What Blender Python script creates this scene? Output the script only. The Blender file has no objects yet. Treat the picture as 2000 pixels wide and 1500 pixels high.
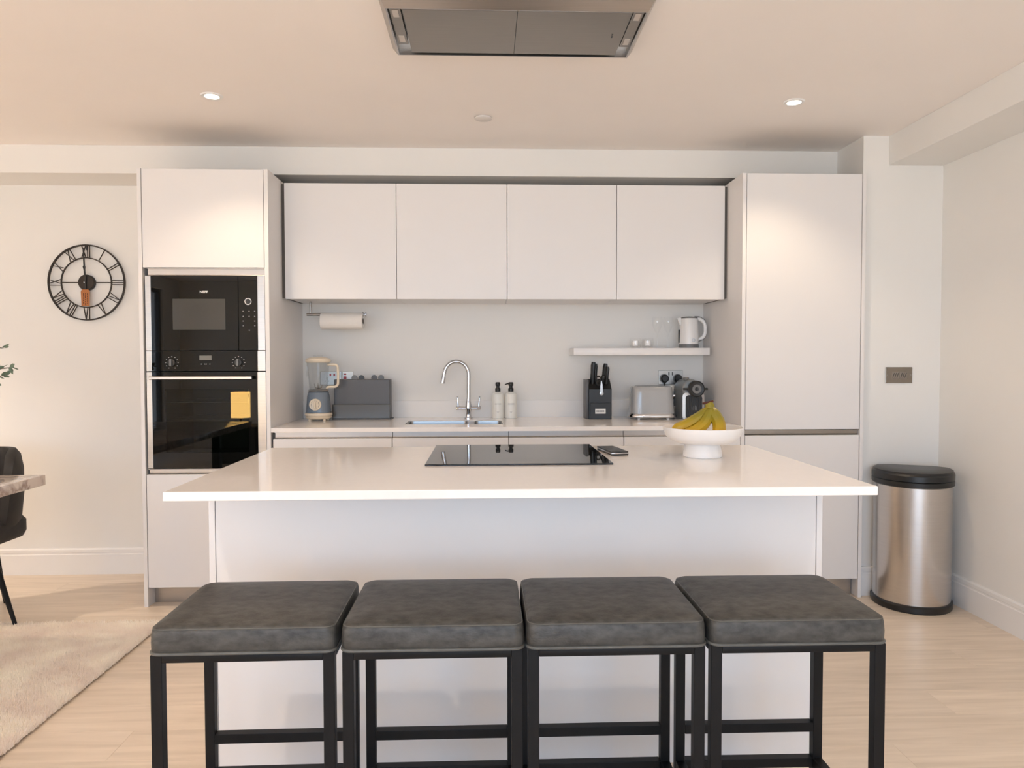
import bpy, bmesh, math, random
from mathutils import Vector, Matrix
random.seed(7)
C = bpy.context.scene.collection
SC = bpy.context.scene
PI = math.pi

# ------------------------------------------------------------------ camera
CAMH = 1.2582
def make_camera():
    yaw, pitch, roll, f = 0.0363, 0.0320, -0.0019, 1423.46
    cy, sy = math.cos(yaw), math.sin(yaw)
    F = Vector((sy*math.cos(pitch), cy*math.cos(pitch), -math.sin(pitch)))
    R = Vector((cy, -sy, 0)); U = R.cross(F)
    R2 = math.cos(roll)*R + math.sin(roll)*U
    U2 = -math.sin(roll)*R + math.cos(roll)*U
    cd = bpy.data.cameras.new('camera'); co = bpy.data.objects.new('camera', cd); C.objects.link(co)
    cd.sensor_fit = 'HORIZONTAL'; cd.sensor_width = 36.0; cd.lens = f/2000*36.0
    M = Matrix((( R2.x, U2.x, -F.x, 0), (R2.y, U2.y, -F.y, 0), (R2.z, U2.z, -F.z, CAMH), (0, 0, 0, 1)))
    co.matrix_world = M
    cd.clip_start = 0.05; cd.clip_end = 200
    SC.camera = co
make_camera()

# ------------------------------------------------------------------ world, light, exposure
SC.view_settings.view_transform = 'Standard'
SC.view_settings.look = 'None'
SC.view_settings.gamma = 1.0
SC.view_settings.use_curve_mapping = False
SC.view_settings.exposure = 0.0
SC.cycles.use_denoising = True
SC.cycles.max_bounces = 14
SC.cycles.diffuse_bounces = 7
SC.cycles.glossy_bounces = 6
SC.cycles.transparent_max_bounces = 24
SC.cycles.sample_clamp_indirect = 8
SKY_STRENGTH = 6.2
SKY_TOP = (0.30, 0.50, 1.0); SKY_LOW = (0.63, 0.83, 1.10); SKY_GROUND = (0.93, 0.97, 1.03)
SPOT_POWER = 23.0
WARM = (1.0, 0.83, 0.68)
def make_world():
    w = bpy.data.worlds.new('sky'); SC.world = w; w.use_nodes = True
    nt = w.node_tree; nt.nodes.clear()
    out = nt.nodes.new('ShaderNodeOutputWorld'); bg = nt.nodes.new('ShaderNodeBackground')
    tc = nt.nodes.new('ShaderNodeTexCoord'); sp = nt.nodes.new('ShaderNodeSeparateXYZ')
    r = nt.nodes.new('ShaderNodeValToRGB')
    mp = nt.nodes.new('ShaderNodeMapRange'); mp.inputs[1].default_value = -1; mp.inputs[2].default_value = 1
    nt.links.new(tc.outputs['Generated'], sp.inputs[0]); nt.links.new(sp.outputs[2], mp.inputs[0])
    nt.links.new(mp.outputs[0], r.inputs[0]); nt.links.new(r.outputs[0], bg.inputs[0]); nt.links.new(bg.outputs[0], out.inputs[0])
    e = r.color_ramp.elements
    e[0].position = 0.0; e[0].color = (*SKY_GROUND, 1)
    e[1].position = 1.0; e[1].color = (*SKY_TOP, 1)
    a = e.new(0.495); a.color = (*SKY_GROUND, 1)
    b = e.new(0.505); b.color = (*SKY_LOW, 1)
    c = e.new(0.70); c.color = (0.5, 0.70, 1.0, 1)
    bg.inputs[1].default_value = SKY_STRENGTH
make_world()
# window openings of the room behind the camera (axis, plane, a0, a1, z0, z1)
REAR_Y, LEFT_X = -3.4, -4.5
WIN_REAR = (-3.0, 1.9, 0.05, 2.26)
WIN_LEFT = (-2.85, -1.5, 0.05, 2.26)
def portal(name, loc, rot, sx, sy):
    l = bpy.data.lights.new(name, 'AREA'); l.shape = 'RECTANGLE'; l.size = sx; l.size_y = sy; l.energy = 1
    l.cycles.is_portal = True
    o = bpy.data.objects.new(name, l); C.objects.link(o); o.location = loc; o.rotation_euler = rot
portal('window_portal', ((WIN_REAR[0]+WIN_REAR[1])/2, REAR_Y-0.1, (WIN_REAR[2]+WIN_REAR[3])/2), (PI/2, 0, 0), WIN_REAR[1]-WIN_REAR[0], WIN_REAR[3]-WIN_REAR[2])
portal('window_portal', (LEFT_X-0.1, (WIN_LEFT[0]+WIN_LEFT[1])/2, (WIN_LEFT[2]+WIN_LEFT[3])/2), (PI/2, 0, -PI/2), WIN_LEFT[1]-WIN_LEFT[0], WIN_LEFT[3]-WIN_LEFT[2])

# ------------------------------------------------------------------ materials
def mat(name, col, rough=0.5, metal=0.0, var=0.03, scale=8.0, bump=0.0, bscale=None, coat=0.0, spec=0.5, stretch=None, coords='Object', emit=None, estr=0.0, aniso=0.0):
    m = bpy.data.materials.new(name); m.use_nodes = True
    nt = m.node_tree; b = nt.nodes['Principled BSDF']
    b.inputs['Roughness'].default_value = rough; b.inputs['Metallic'].default_value = metal
    b.inputs['Coat Weight'].default_value = coat; b.inputs['Specular IOR Level'].default_value = spec
    if coat: b.inputs['Coat Roughness'].default_value = 0.05
    tc = nt.nodes.new('ShaderNodeTexCoord'); mp = nt.nodes.new('ShaderNodeMapping')
    nt.links.new(tc.outputs[coords], mp.inputs[0])
    if stretch: mp.inputs['Scale'].default_value = stretch
    n = nt.nodes.new('ShaderNodeTexNoise'); n.inputs['Scale'].default_value = scale; n.inputs['Detail'].default_value = 4
    nt.links.new(mp.outputs[0], n.inputs[0])
    r = nt.nodes.new('ShaderNodeValToRGB'); nt.links.new(n.outputs[0], r.inputs[0])
    c0 = [max(0, c*(1-var)) for c in col]; c1 = [min(1, c*(1+var)) for c in col]
    r.color_ramp.elements[0].position = 0.3; r.color_ramp.elements[1].position = 0.7
    r.color_ramp.elements[0].color = (*c0, 1); r.color_ramp.elements[1].color = (*c1, 1)
    nt.links.new(r.outputs[0], b.inputs['Base Color'])
    if bump:
        n2 = nt.nodes.new('ShaderNodeTexNoise'); n2.inputs['Scale'].default_value = bscale or scale*4; n2.inputs['Detail'].default_value = 6
        nt.links.new(mp.outputs[0], n2.inputs[0])
        bp = nt.nodes.new('ShaderNodeBump'); bp.inputs['Strength'].default_value = bump; bp.inputs['Distance'].default_value = 0.004
        nt.links.new(n2.outputs[0], bp.inputs['Height']); nt.links.new(bp.outputs[0], b.inputs['Normal'])
    if aniso: b.inputs['Anisotropic'].default_value = aniso
    if emit:
        b.inputs['Emission Color'].default_value = (*emit, 1); b.inputs['Emission Strength'].default_value = estr
    m.diffuse_color = (*col, 1)
    return m

def glass_mat(name, tint=(1, 1, 1), rough=0.0, clear=0.9, ior=1.45, edge=None):
    """thin clear glass: mostly passes light, reflects by Fresnel"""
    m = bpy.data.materials.new(name); m.use_nodes = True
    nt = m.node_tree; nt.nodes.clear()
    out = nt.nodes.new('ShaderNodeOutputMaterial'); mix = nt.nodes.new('ShaderNodeMixShader')
    tr = nt.nodes.new('ShaderNodeBsdfTransparent'); gl = nt.nodes.new('ShaderNodeBsdfGlossy')
    fr = nt.nodes.new('ShaderNodeFresnel'); fr.inputs[0].default_value = ior
    n = nt.nodes.new('ShaderNodeTexNoise'); n.inputs['Scale'].default_value = 3
    r = nt.nodes.new('ShaderNodeValToRGB'); nt.links.new(n.outputs[0], r.inputs[0])
    r.color_ramp.elements[0].color = (*[c*clear*0.995 for c in tint], 1); r.color_ramp.elements[1].color = (*[c*clear for c in tint], 1)
    nt.links.new(r.outputs[0], tr.inputs[0]); gl.inputs['Roughness'].default_value = rough
    ge = nt.nodes.new('ShaderNodeNewGeometry'); mu = nt.nodes.new('ShaderNodeMath'); mu.operation = 'MULTIPLY'
    iv = nt.nodes.new('ShaderNodeMath'); iv.operation = 'SUBTRACT'; iv.inputs[0].default_value = 1.0
    nt.links.new(ge.outputs['Backfacing'], iv.inputs[1]); nt.links.new(iv.outputs[0], mu.inputs[0]); nt.links.new(fr.outputs[0], mu.inputs[1])
    nt.links.new(mu.outputs[0], mix.inputs[0]); nt.links.new(tr.outputs[0], mix.inputs[1]); nt.links.new(gl.outputs[0], mix.inputs[2])
    nt.links.new(mix.outputs[0], out.inputs[0])
    return m

M = {}
M['wall'] = mat('wall paint', (0.80, 0.79, 0.765), 0.85, var=0.008, scale=3, bump=0.03, bscale=60)
M['ceiling'] = mat('ceiling paint', (0.90, 0.855, 0.82), 0.9, var=0.008, scale=3)
M['skirting'] = mat('skirting satin paint', (0.83, 0.82, 0.81), 0.45, var=0.006)
M['door'] = mat('matt lacquered cabinet door', (0.77, 0.755, 0.75), 0.38, var=0.006, scale=3)
M['panel'] = mat('matt cabinet side panel', (0.78, 0.76, 0.75), 0.42, var=0.006, scale=3)
M['carcass'] = mat('dark cabinet carcass', (0.11, 0.10, 0.09), 0.8)
M['steel'] = mat('brushed steel', (0.47, 0.45, 0.43), 0.30, 1.0, var=0.05, scale=6, stretch=(1, 60, 60), aniso=0.3)
M['steel_dark'] = mat('dark brushed steel', (0.33, 0.30, 0.27), 0.30, 1.0, var=0.05, scale=6, stretch=(1, 60, 60))
M['handle_steel'] = mat('satin steel handle profile', (0.50, 0.47, 0.44), 0.38, 1.0, var=0.04, scale=5, stretch=(1, 40, 40))
M['sinksteel'] = mat('sink steel', (0.40, 0.40, 0.40), 0.28, 1.0, var=0.05)
M['upstand'] = mat('honed quartz upstand', (0.80, 0.79, 0.775), 0.5, var=0.008)
M['chrome'] = mat('polished chrome', (0.62, 0.62, 0.64), 0.06, 1.0, var=0.01)
M['quartz'] = mat('polished white quartz', (0.94, 0.895, 0.855), 0.10, var=0.012, scale=40, spec=0.6)
M['ovenglass'] = mat('dark oven glass', (0.004, 0.004, 0.0035), 0.02, var=0.02, spec=0.28)
M['blackglass'] = mat('black glass', (0.006, 0.006, 0.006), 0.02, var=0.02, spec=0.5)
M['hoodsteel'] = mat('hood brushed steel', (0.27, 0.245, 0.215), 0.28, 1.0, var=0.04, scale=6, stretch=(1, 60, 60))
M['coverplate'] = mat('cover plate', (0.74, 0.71, 0.68), 0.5)
M['black'] = mat('black plastic', (0.012, 0.012, 0.012), 0.35, var=0.1)
M['blackmetal'] = mat('black powder coated steel', (0.006, 0.006, 0.0065), 0.45, var=0.1, scale=40, spec=0.22)
M['white'] = mat('white plastic', (0.86, 0.86, 0.85), 0.3, var=0.01)
M['print'] = mat('pale print', (0.75, 0.75, 0.73), 0.5, var=0.02)
M['printgrey'] = mat('grey print', (0.28, 0.28, 0.28), 0.5, var=0.02)
M['printdark'] = mat('dark print', (0.05, 0.05, 0.05), 0.5, var=0.02)
M['display'] = mat('grey display', (0.16, 0.16, 0.15), 0.1, var=0.03)
M['mwwindow'] = mat('microwave window mesh', (0.045, 0.043, 0.038), 0.12, var=0.06, scale=5)
M['ovenpane'] = glass_mat('tinted oven glass', (0.75, 0.78, 0.70), 0.0, 0.55, 1.38)
M['cavity'] = mat('enamel oven cavity', (0.10, 0.105, 0.085), 0.35, var=0.06)
M['glass'] = glass_mat('clear glass', (0.995, 0.998, 0.998), 0.0, 1.0, 1.75)
M['jug'] = glass_mat('clear blender jug', (0.985, 0.99, 0.99), 0.03, 0.97, 1.6)
M['windowglass'] = glass_mat('window glass', (0.97, 0.98, 0.98), 0.0, 1.0)
M['leather'] = mat('mottled grey leather', (0.047, 0.046, 0.042), 0.48, var=0.50, scale=55, bump=0.2, bscale=300, stretch=(0.6, 1, 1))
M['piping'] = mat('grey leather piping', (0.09, 0.09, 0.082), 0.5, var=0.2, scale=30)
M['cream'] = mat('cream plastic', (0.76, 0.66, 0.52), 0.3, var=0.02)
M['bluegrey'] = mat('blue grey enamel', (0.16, 0.20, 0.25), 0.25, var=0.03)
M['boardgrey'] = mat('dark grey plastic', (0.085, 0.085, 0.09), 0.4, var=0.03)
M['boardbrown'] = mat('brown grey plastic', (0.085, 0.075, 0.062), 0.25, var=0.03)
M['soapbottle'] = mat('frosted white bottle', (0.78, 0.78, 0.74), 0.35, var=0.02)
M['toaster'] = mat('grey gloss enamel', (0.36, 0.37, 0.38), 0.12, var=0.02, coat=0.6)
M['coffeegrey'] = mat('titanium grey plastic', (0.20, 0.215, 0.225), 0.3, 0.3, var=0.05)
M['kettle'] = mat('white kettle plastic', (0.82, 0.81, 0.80), 0.25, var=0.01)
M['greyplastic'] = mat('mid grey plastic', (0.17, 0.17, 0.17), 0.4, var=0.03)
M['red'] = mat('red rocker switch', (0.40, 0.008, 0.012), 0.3, var=0.03)
M['paper'] = mat('paper towel', (0.84, 0.80, 0.75), 0.9, var=0.015, scale=30, bump=0.15, bscale=120)
M['ceramic'] = mat('white glazed ceramic', (0.88, 0.86, 0.84), 0.32, var=0.008, scale=5)
M['tag'] = mat('orange brown card tag', (0.42, 0.15, 0.04), 0.6, var=0.06)
M['clock'] = mat('bronze black iron', (0.035, 0.028, 0.024), 0.5, 0.5, var=0.2, scale=30)
M['steelbin'] = mat('brushed steel bin', (0.63, 0.60, 0.57), 0.24, 1.0, var=0.03, scale=8, stretch=(1, 1, 30), aniso=0.4)
M['rug'] = mat('cream shaggy pile', (0.97, 0.91, 0.86), 0.95, var=0.10, scale=7, coords='Object')
def fibre():
    m = mat('shaggy fibres', (0.98, 0.91, 0.85), 0.95, var=0.07, scale=7); nt = m.node_tree; b = nt.nodes['Principled BSDF']
    out = [n for n in nt.nodes if n.type == 'OUTPUT_MATERIAL'][0]; tl = nt.nodes.new('ShaderNodeBsdfTranslucent'); mx = nt.nodes.new('ShaderNodeMixShader')
    nt.links.new(b.inputs['Base Color'].links[0].from_socket, tl.inputs[0]); mx.inputs[0].default_value = 0.5
    nt.links.new(b.outputs[0], mx.inputs[1]); nt.links.new(tl.outputs[0], mx.inputs[2]); nt.links.new(mx.outputs[0], out.inputs[0]); return m
M['fibre'] = fibre()
M['rugback'] = mat('rug backing', (0.30, 0.24, 0.19), 0.95, var=0.05)
M['velvet'] = mat('charcoal velvet', (0.020, 0.018, 0.017), 0.7, var=0.25, scale=20)
M['leaf'] = mat('eucalyptus leaf', (0.13, 0.18, 0.12), 0.6, var=0.3, scale=12)
M['twig'] = mat('brown twig', (0.12, 0.09, 0.06), 0.8, var=0.2)
M['vase'] = mat('white vase', (0.72, 0.70, 0.66), 0.4)
M['platesteel'] = mat('satin socket plate', (0.42, 0.41, 0.39), 0.36, 1.0, var=0.06, scale=9)
M['switchplate'] = mat('brushed nickel plate', (0.30, 0.27, 0.24), 0.22, 1.0, var=0.05, scale=6, stretch=(1, 30, 30))
M['sofa'] = mat('dark sofa fabric', (0.03, 0.03, 0.03), 0.9, var=0.1)
M['frame'] = mat('dark window frame', (0.03, 0.03, 0.032), 0.4)
M['lampshade'] = mat('lit lamp shade', (0.8, 0.6, 0.3), 0.8, emit=(1.0, 0.60, 0.18), estr=42.0)
M['bulb'] = mat('lit downlight lens', (1, 1, 1), 0.5, emit=(1.0, 0.90, 0.72), estr=22.0)
M['hoodlens'] = mat('pale hood lamp lens', (0.50, 0.46, 0.42), 0.25)

def banana_mat():
    m = mat('banana peel', (0.62, 0.40, 0.03), 0.42, var=0.10, scale=22)
    nt = m.node_tree; b = nt.nodes['Principled BSDF']
    tc = nt.nodes.new('ShaderNodeTexCoord'); sp = nt.nodes.new('ShaderNodeSeparateXYZ'); nt.links.new(tc.outputs['Object'], sp.inputs[0])
    mr = nt.nodes.new('ShaderNodeMapRange'); mr.inputs[1].default_value = 0.0; mr.inputs[2].default_value = 0.10
    nt.links.new(sp.outputs[2], mr.inputs[0])
    r = nt.nodes.new('ShaderNodeValToRGB'); nt.links.new(mr.outputs[0], r.inputs[0])
    e = r.color_ramp.elements
    e[0].position = 0.05; e[0].color = (0.72, 0.33, 0.008, 1); e[1].position = 0.85; e[1].color = (0.27, 0.215, 0.015, 1)
    a = e.new(0.45); a.color = (0.52, 0.315, 0.01, 1)
    nt.links.new(r.outputs[0], b.inputs['Base Color'])
    return m
M['banana'] = banana_mat()
M['bananatip'] = mat('dried banana stem', (0.09, 0.025, 0.012), 0.8, var=0.3, scale=40)

def wood_mat():
    m = bpy.data.materials.new('pale oak plank'); m.use_nodes = True
    nt = m.node_tree; b = nt.nodes['Principled BSDF']; b.inputs['Roughness'].default_value = 0.38
    tc = nt.nodes.new('ShaderNodeTexCoord'); mp = nt.nodes.new('ShaderNodeMapping'); oi = nt.nodes.new('ShaderNodeObjectInfo')
    mp.inputs['Scale'].default_value = (1.2, 14, 1)
    add = nt.nodes.new('ShaderNodeVectorMath'); add.operation = 'ADD'
    mul = nt.nodes.new('ShaderNodeVectorMath'); mul.operation = 'SCALE'; mul.inputs['Scale'].default_value = 37
    cmb = nt.nodes.new('ShaderNodeCombineXYZ')
    nt.links.new(oi.outputs['Random'], cmb.inputs[0]); nt.links.new(oi.outputs['Random'], cmb.inputs[1])
    nt.links.new(cmb.outputs[0], mul.inputs[0]); nt.links.new(mul.outputs[0], add.inputs[1])
    nt.links.new(tc.outputs['Object'], add.inputs[0]); nt.links.new(add.outputs[0], mp.inputs[0])
    n = nt.nodes.new('ShaderNodeTexNoise'); n.inputs['Scale'].default_value = 2.2; n.inputs['Detail'].default_value = 8; n.inputs['Distortion'].default_value = 0.6
    nt.links.new(mp.outputs[0], n.inputs[0])
    r = nt.nodes.new('ShaderNodeValToRGB'); nt.links.new(n.outputs[0], r.inputs[0])
    e = r.color_ramp.elements
    e[0].position = 0.28; e[0].color = (0.64, 0.54, 0.43, 1); e[1].position = 0.72; e[1].color = (0.79, 0.68, 0.56, 1)
    hs = nt.nodes.new('ShaderNodeHueSaturation')
    mr = nt.nodes.new('ShaderNodeMapRange'); mr.inputs[3].default_value = 0.94; mr.inputs[4].default_value = 1.05
    nt.links.new(oi.outputs['Random'], mr.inputs[0]); nt.links.new(mr.outputs[0], hs.inputs['Value'])
    nt.links.new(r.outputs[0], hs.inputs['Color']); nt.links.new(hs.outputs[0], b.inputs['Base Color'])
    bp = nt.nodes.new('ShaderNodeBump'); bp.inputs['Strength'].default_value = 0.08; bp.inputs['Distance'].default_value = 0.002
    nt.links.new(n.outputs[0], bp.inputs['Height']); nt.links.new(bp.outputs[0], b.inputs['Normal'])
    return m
M['wood'] = wood_mat()
def marble_mat():
    m = mat('veined marble top', (0.72, 0.62, 0.55), 0.12, var=0.05, scale=2)
    nt = m.node_tree; b = nt.nodes['Principled BSDF']
    tc = nt.nodes.new('ShaderNodeTexCoord'); n = nt.nodes.new('ShaderNodeTexNoise'); n.inputs['Scale'].default_value = 3.5; n.inputs['Detail'].default_value = 8; n.inputs['Distortion'].default_value = 2.4
    nt.links.new(tc.outputs['Object'], n.inputs[0])
    r = nt.nodes.new('ShaderNodeValToRGB'); nt.links.new(n.outputs[0], r.inputs[0]); e = r.color_ramp.elements
    e[0].position = 0.40; e[0].color = (0.74, 0.66, 0.60, 1); e[1].position = 0.60; e[1].color = (0.72, 0.64, 0.58, 1)
    a = e.new(0.50); a.color = (0.36, 0.27, 0.23, 1); c = e.new(0.455); c.color = (0.70, 0.61, 0.55, 1)
    nt.links.new(r.outputs[0], b.inputs['Base Color'])
    return m
M['marble'] = marble_mat()

# ------------------------------------------------------------------ mesh helpers
def NB(): return bmesh.new()
def box(bm, x0, x1, y0, y1, z0, z1, bev=0.0, seg=2, rot=None, piv=None):
    r = bmesh.ops.create_cube(bm, size=1.0)
    vs = r['verts']
    for v in vs:
        v.co = Vector(((x0+x1)/2 + v.co.x*(x1-x0), (y0+y1)/2 + v.co.y*(y1-y0), (z0+z1)/2 + v.co.z*(z1-z0)))
    if bev > 0:
        es = list({e for v in vs for e in v.link_edges})
        rr = bmesh.ops.bevel(bm, geom=es, offset=bev, segments=seg, affect='EDGES', profile=0.5)
        vs = list({v for f in rr['faces'] for v in f.verts} | {v for v in vs if v.is_valid})
    if rot is not None:
        p = Vector(piv) if piv else Vector(((x0+x1)/2, (y0+y1)/2, (z0+z1)/2))
        for v in vs: v.co = p + rot @ (v.co - p)
    return vs
def rings(bm, rs, close_ring=True, cap0=True, cap1=True):
    vr = [[bm.verts.new(p) for p in r] for r in rs]
    n = len(vr[0])
    for a, b in zip(vr[:-1], vr[1:]):
        for i in range(n if close_ring else n-1):
            j = (i+1) % n
            bm.faces.new((a[i], a[j], b[j], b[i]))
    if cap0: bm.faces.new(list(reversed(vr[0])))
    if cap1: bm.faces.new(vr[-1])
    return vr
def lathe(bm, prof, c=(0, 0, 0), seg=40, axis='Z', cap0=True, cap1=True):
    c = Vector(c); rs = []
    for r, h in prof:
        ring = []
        for i in range(seg):
            a = 2*PI*i/seg; u, v = max(r, 1e-5)*math.cos(a), max(r, 1e-5)*math.sin(a)
            if axis == 'Z': p = Vector((u, v, h))
            elif axis == 'Y': p = Vector((u, h, -v))
            else: p = Vector((h, u, v))
            ring.append(c + p)
        rs.append(ring)
    return rings(bm, rs, True, cap0, cap1)
def tube(bm, pts, rad, seg=12, caps=True, sx=1.0):
    pts = [Vector(p) for p in pts]; n = len(pts)
    rad = rad if isinstance(rad, (list, tuple)) else [rad]*n
    t0 = (pts[1]-pts[0]).normalized()
    up = Vector((0, 0, 1)) if abs(t0.z) < 0.9 else Vector((0, 1, 0))
    nrm = t0.cross(up).normalized(); rs = []
    for i in range(n):
        t = (pts[min(i+1, n-1)] - pts[max(i-1, 0)]).normalized()
        nrm = (nrm - t*nrm.dot(t)).normalized(); bi = t.cross(nrm)
        rs.append([pts[i] + (nrm*math.cos(2*PI*k/seg)*sx + bi*math.sin(2*PI*k/seg))*rad[i] for k in range(seg)])
    return rings(bm, rs, True, caps, caps)
def arc(c, r, a0, a1, n, plane='XZ'):
    out = []
    for i in range(n+1):
        a = a0 + (a1-a0)*i/n; u, v = r*math.cos(a), r*math.sin(a)
        out.append(Vector((c[0]+u, c[1], c[2]+v)) if plane == 'XZ' else (Vector((c[0]+u, c[1]+v, c[2])) if plane == 'XY' else Vector((c[0], c[1]+u, c[2]+v))))
    return out
def smooth_path(pts, n=8):
    pts = [Vector(p) for p in pts]; P = [pts[0]] + pts + [pts[-1]]; out = []
    for i in range(1, len(P)-2):
        for k in range(n):
            t = k/n; a, b, c, d = P[i-1], P[i], P[i+1], P[i+2]
            out.append(0.5*((2*b) + (c-a)*t + (2*a-5*b+4*c-d)*t*t + (3*b-a-3*c+d)*t**3))
    out.append(pts[-1]); return out
def prism(bm, poly, a, b, axis='Y'):
    """extrude 2-D polygon (u,v) along axis from a to b; axis Y: (x,z); X: (y,z); Z: (x,y)"""
    def P(u, v, w): return {'Y': (u, w, v), 'X': (w, u, v), 'Z': (u, v, w)}[axis]
    A = [bm.verts.new(P(u, v, a)) for u, v in poly]; B = [bm.verts.new(P(u, v, b)) for u, v in poly]
    n = len(poly)
    bm.faces.new(A); bm.faces.new(list(reversed(B)))
    for i in range(n): bm.faces.new((A[i], B[i], B[(i+1) % n], A[(i+1) % n]))
def rrect(cx, cy, w, h, r, n=6):
    """rounded rectangle outline"""
    out = []
    for (sx, sy, a0) in ((1, 1, 0), (-1, 1, PI/2), (-1, -1, PI), (1, -1, 3*PI/2)):
        for i in range(n+1):
            a = a0 + (PI/2)*i/n
            out.append((cx + sx*(w/2-r) + r*math.cos(a), cy + sy*(h/2-r) + r*math.sin(a)))
    return out
def rloft(bm, secs, n=8, cap0=True, cap1=True):
    """secs: (cx,cy,w,h,r,z)"""
    return rings(bm, [[Vector((u, v, z)) for u, v in rrect(cx, cy, w, h, r, n)] for cx, cy, w, h, r, z in secs], True, cap0, cap1)

def worldloc(o):
    v = Vector((0, 0, 0))
    while o is not None: v += Vector(o.location); o = o.parent
    return v
def obj(name, bm, m, parent=None, smooth=None, label=None, ang=35):
    bmesh.ops.recalc_face_normals(bm, faces=bm.faces[:])
    if parent is not None: bmesh.ops.translate(bm, verts=bm.verts[:], vec=-worldloc(parent))
    me = bpy.data.meshes.new(name); bm.to_mesh(me); bm.free()
    me.materials.append(M[m] if isinstance(m, str) else m)
    if smooth is not False:
        me.polygons.foreach_set('use_smooth', [True]*len(me.polygons))
        try: me.set_sharp_from_angle(angle=math.radians(ang))
        except Exception: pass
    o = bpy.data.objects.new(name, me); C.objects.link(o)
    if parent is not None: o.parent = parent
    if label: o['label'] = label
    return o
def thing(name, label, cat, loc, group=None):
    o = bpy.data.objects.new(name, None); C.objects.link(o); o.location = loc
    o.empty_display_size = 0.05; o['label'] = label; o['category'] = cat
    if group: o['group'] = group
    return o
def tag(o, label, cat, group=None):
    o['label'] = label; o['category'] = cat
    if group: o['group'] = group
    return o
def struct(name, bm, m, **k):
    o = obj(name, bm, m, **k)
    o['kind'] = 'structure'; return o
def pbox(name, m, parent, *a, bev=0.001, label=None, seg=2, **k):
    bm = NB(); box(bm, *a, bev=bev, seg=seg, **k); return obj(name, bm, m, parent, label=label, ang=12)
def dup(root, loc, label=None, group=None):
    r = root.copy(); C.objects.link(r); r.location = loc
    if label: r['label'] = label
    if group: r['group'] = group
    def rec(src, dst):
        for ch in list(src.children):
            c = ch.copy(); C.objects.link(c); c.parent = dst; rec(ch, c)
    rec(root, r)
    return r
def text(name, s, size, loc, m, parent, rot=(PI/2, 0, 0), depth=0.0003, bold=0.0, sx=1.0):
    cu = bpy.data.curves.new(name, 'FONT'); cu.body = s; cu.size = size; cu.align_x = 'CENTER'; cu.align_y = 'CENTER'
    cu.extrude = depth; cu.offset = bold
    t = bpy.data.objects.new(name+'_tmp', cu); C.objects.link(t)
    bpy.context.view_layer.update()
    me = bpy.data.meshes.new_from_object(t); bpy.data.objects.remove(t)
    from mathutils import Euler
    Mx = Matrix.Translation(Vector(loc) - worldloc(parent)) @ Euler(rot).to_matrix().to_4x4() @ Matrix.Diagonal((sx, 1, 1, 1))
    me.transform(Mx); me.name = name
    me.materials.clear(); me.materials.append(M[m])
    o = bpy.data.objects.new(name, me); C.objects.link(o); o.parent = parent
    return o

# ------------------------------------------------------------------ room dimensions (metres)
ZC, ZB = 2.435, 2.283
XR = 2.421
YW, YWL, YBK, YP = 4.433, 4.372, 4.084, 3.800    # kitchen wall, left wall face, bulkhead face, corner pier face
XPL = 1.990
YT, YU = 3.759, 3.990                             # tall unit / base fronts, wall cabinet fronts
XLo, XLi, XRi, XRo = -1.748, -1.0975, 1.3345, 1.986
ZT = 2.226; ZW = 0.9153

# floor of planks
fb = NB(); box(fb, LEFT_X-0.2, XR+0.2, REAR_Y-0.2, YW+0.2, -0.25, -0.012)
floor = struct('floor', fb, 'wood')
def plank_mesh(L, W, m):
    bm = NB(); box(bm, 0, L, 0, W, -0.012, 0.0, bev=0.0005, seg=1)
    bmesh.ops.recalc_face_normals(bm, faces=bm.faces[:])
    me = bpy.data.meshes.new('plank'); bm.to_mesh(me); bm.free(); me.materials.append(M[m]); return me
PW, PL = 0.19, 1.8
full = plank_mesh(PL-0.0004, PW-0.0004, 'wood'); cache = {}
y = REAR_Y; row = 0
while y < YW:
    x = LEFT_X - (row*0.73 % PL)
    W = min(PW, YW-y)
    while x < XR:
        xa, xb = max(x, LEFT_X), min(x+PL, XR)
        if xb-xa > 0.02:
            if xb-xa > PL-0.001 and W > PW-0.001: me = full
            else: me = plank_mesh(xb-xa-0.0004, W-0.0004, 'wood')
            o = bpy.data.objects.new('plank', me); C.objects.link(o); o.location = (xa, y, 0); o.parent = floor
        x += PL
    y += PW; row += 1

# ceiling with round cut-outs not needed: fixtures sit on it
bm = NB(); box(bm, LEFT_X-0.2, XR+0.2, REAR_Y-0.2, YW+0.2, ZC, ZC+0.15); struct('ceiling', bm, 'ceiling')
bm = NB(); box(bm, LEFT_X-0.2, XLo+0.3, YWL, YW+0.2, -0.02, ZC); box(bm, XLo+0.3, XR, YW, YW+0.2, -0.02, ZC); struct('wall_back', bm, 'wall')
bm = NB(); box(bm, XPL, XR, YP, YW, 0, ZC); struct('wall_corner', bm, 'wall')
bm = NB(); box(bm, XR, XR+0.2, REAR_Y-0.2, YW+0.2, -0.02, ZC); struct('wall_right', bm, 'wall')
bm = NB(); box(bm, LEFT_X, XPL, YBK, YW-0.001, ZB, ZC, bev=0.0015, seg=1); struct('trim_1', bm, 'wall')
bm = NB(); box(bm, 2.127, XR, REAR_Y, YP, ZB, ZC, bev=0.0015, seg=1); struct('trim_2', bm, 'wall')
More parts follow.
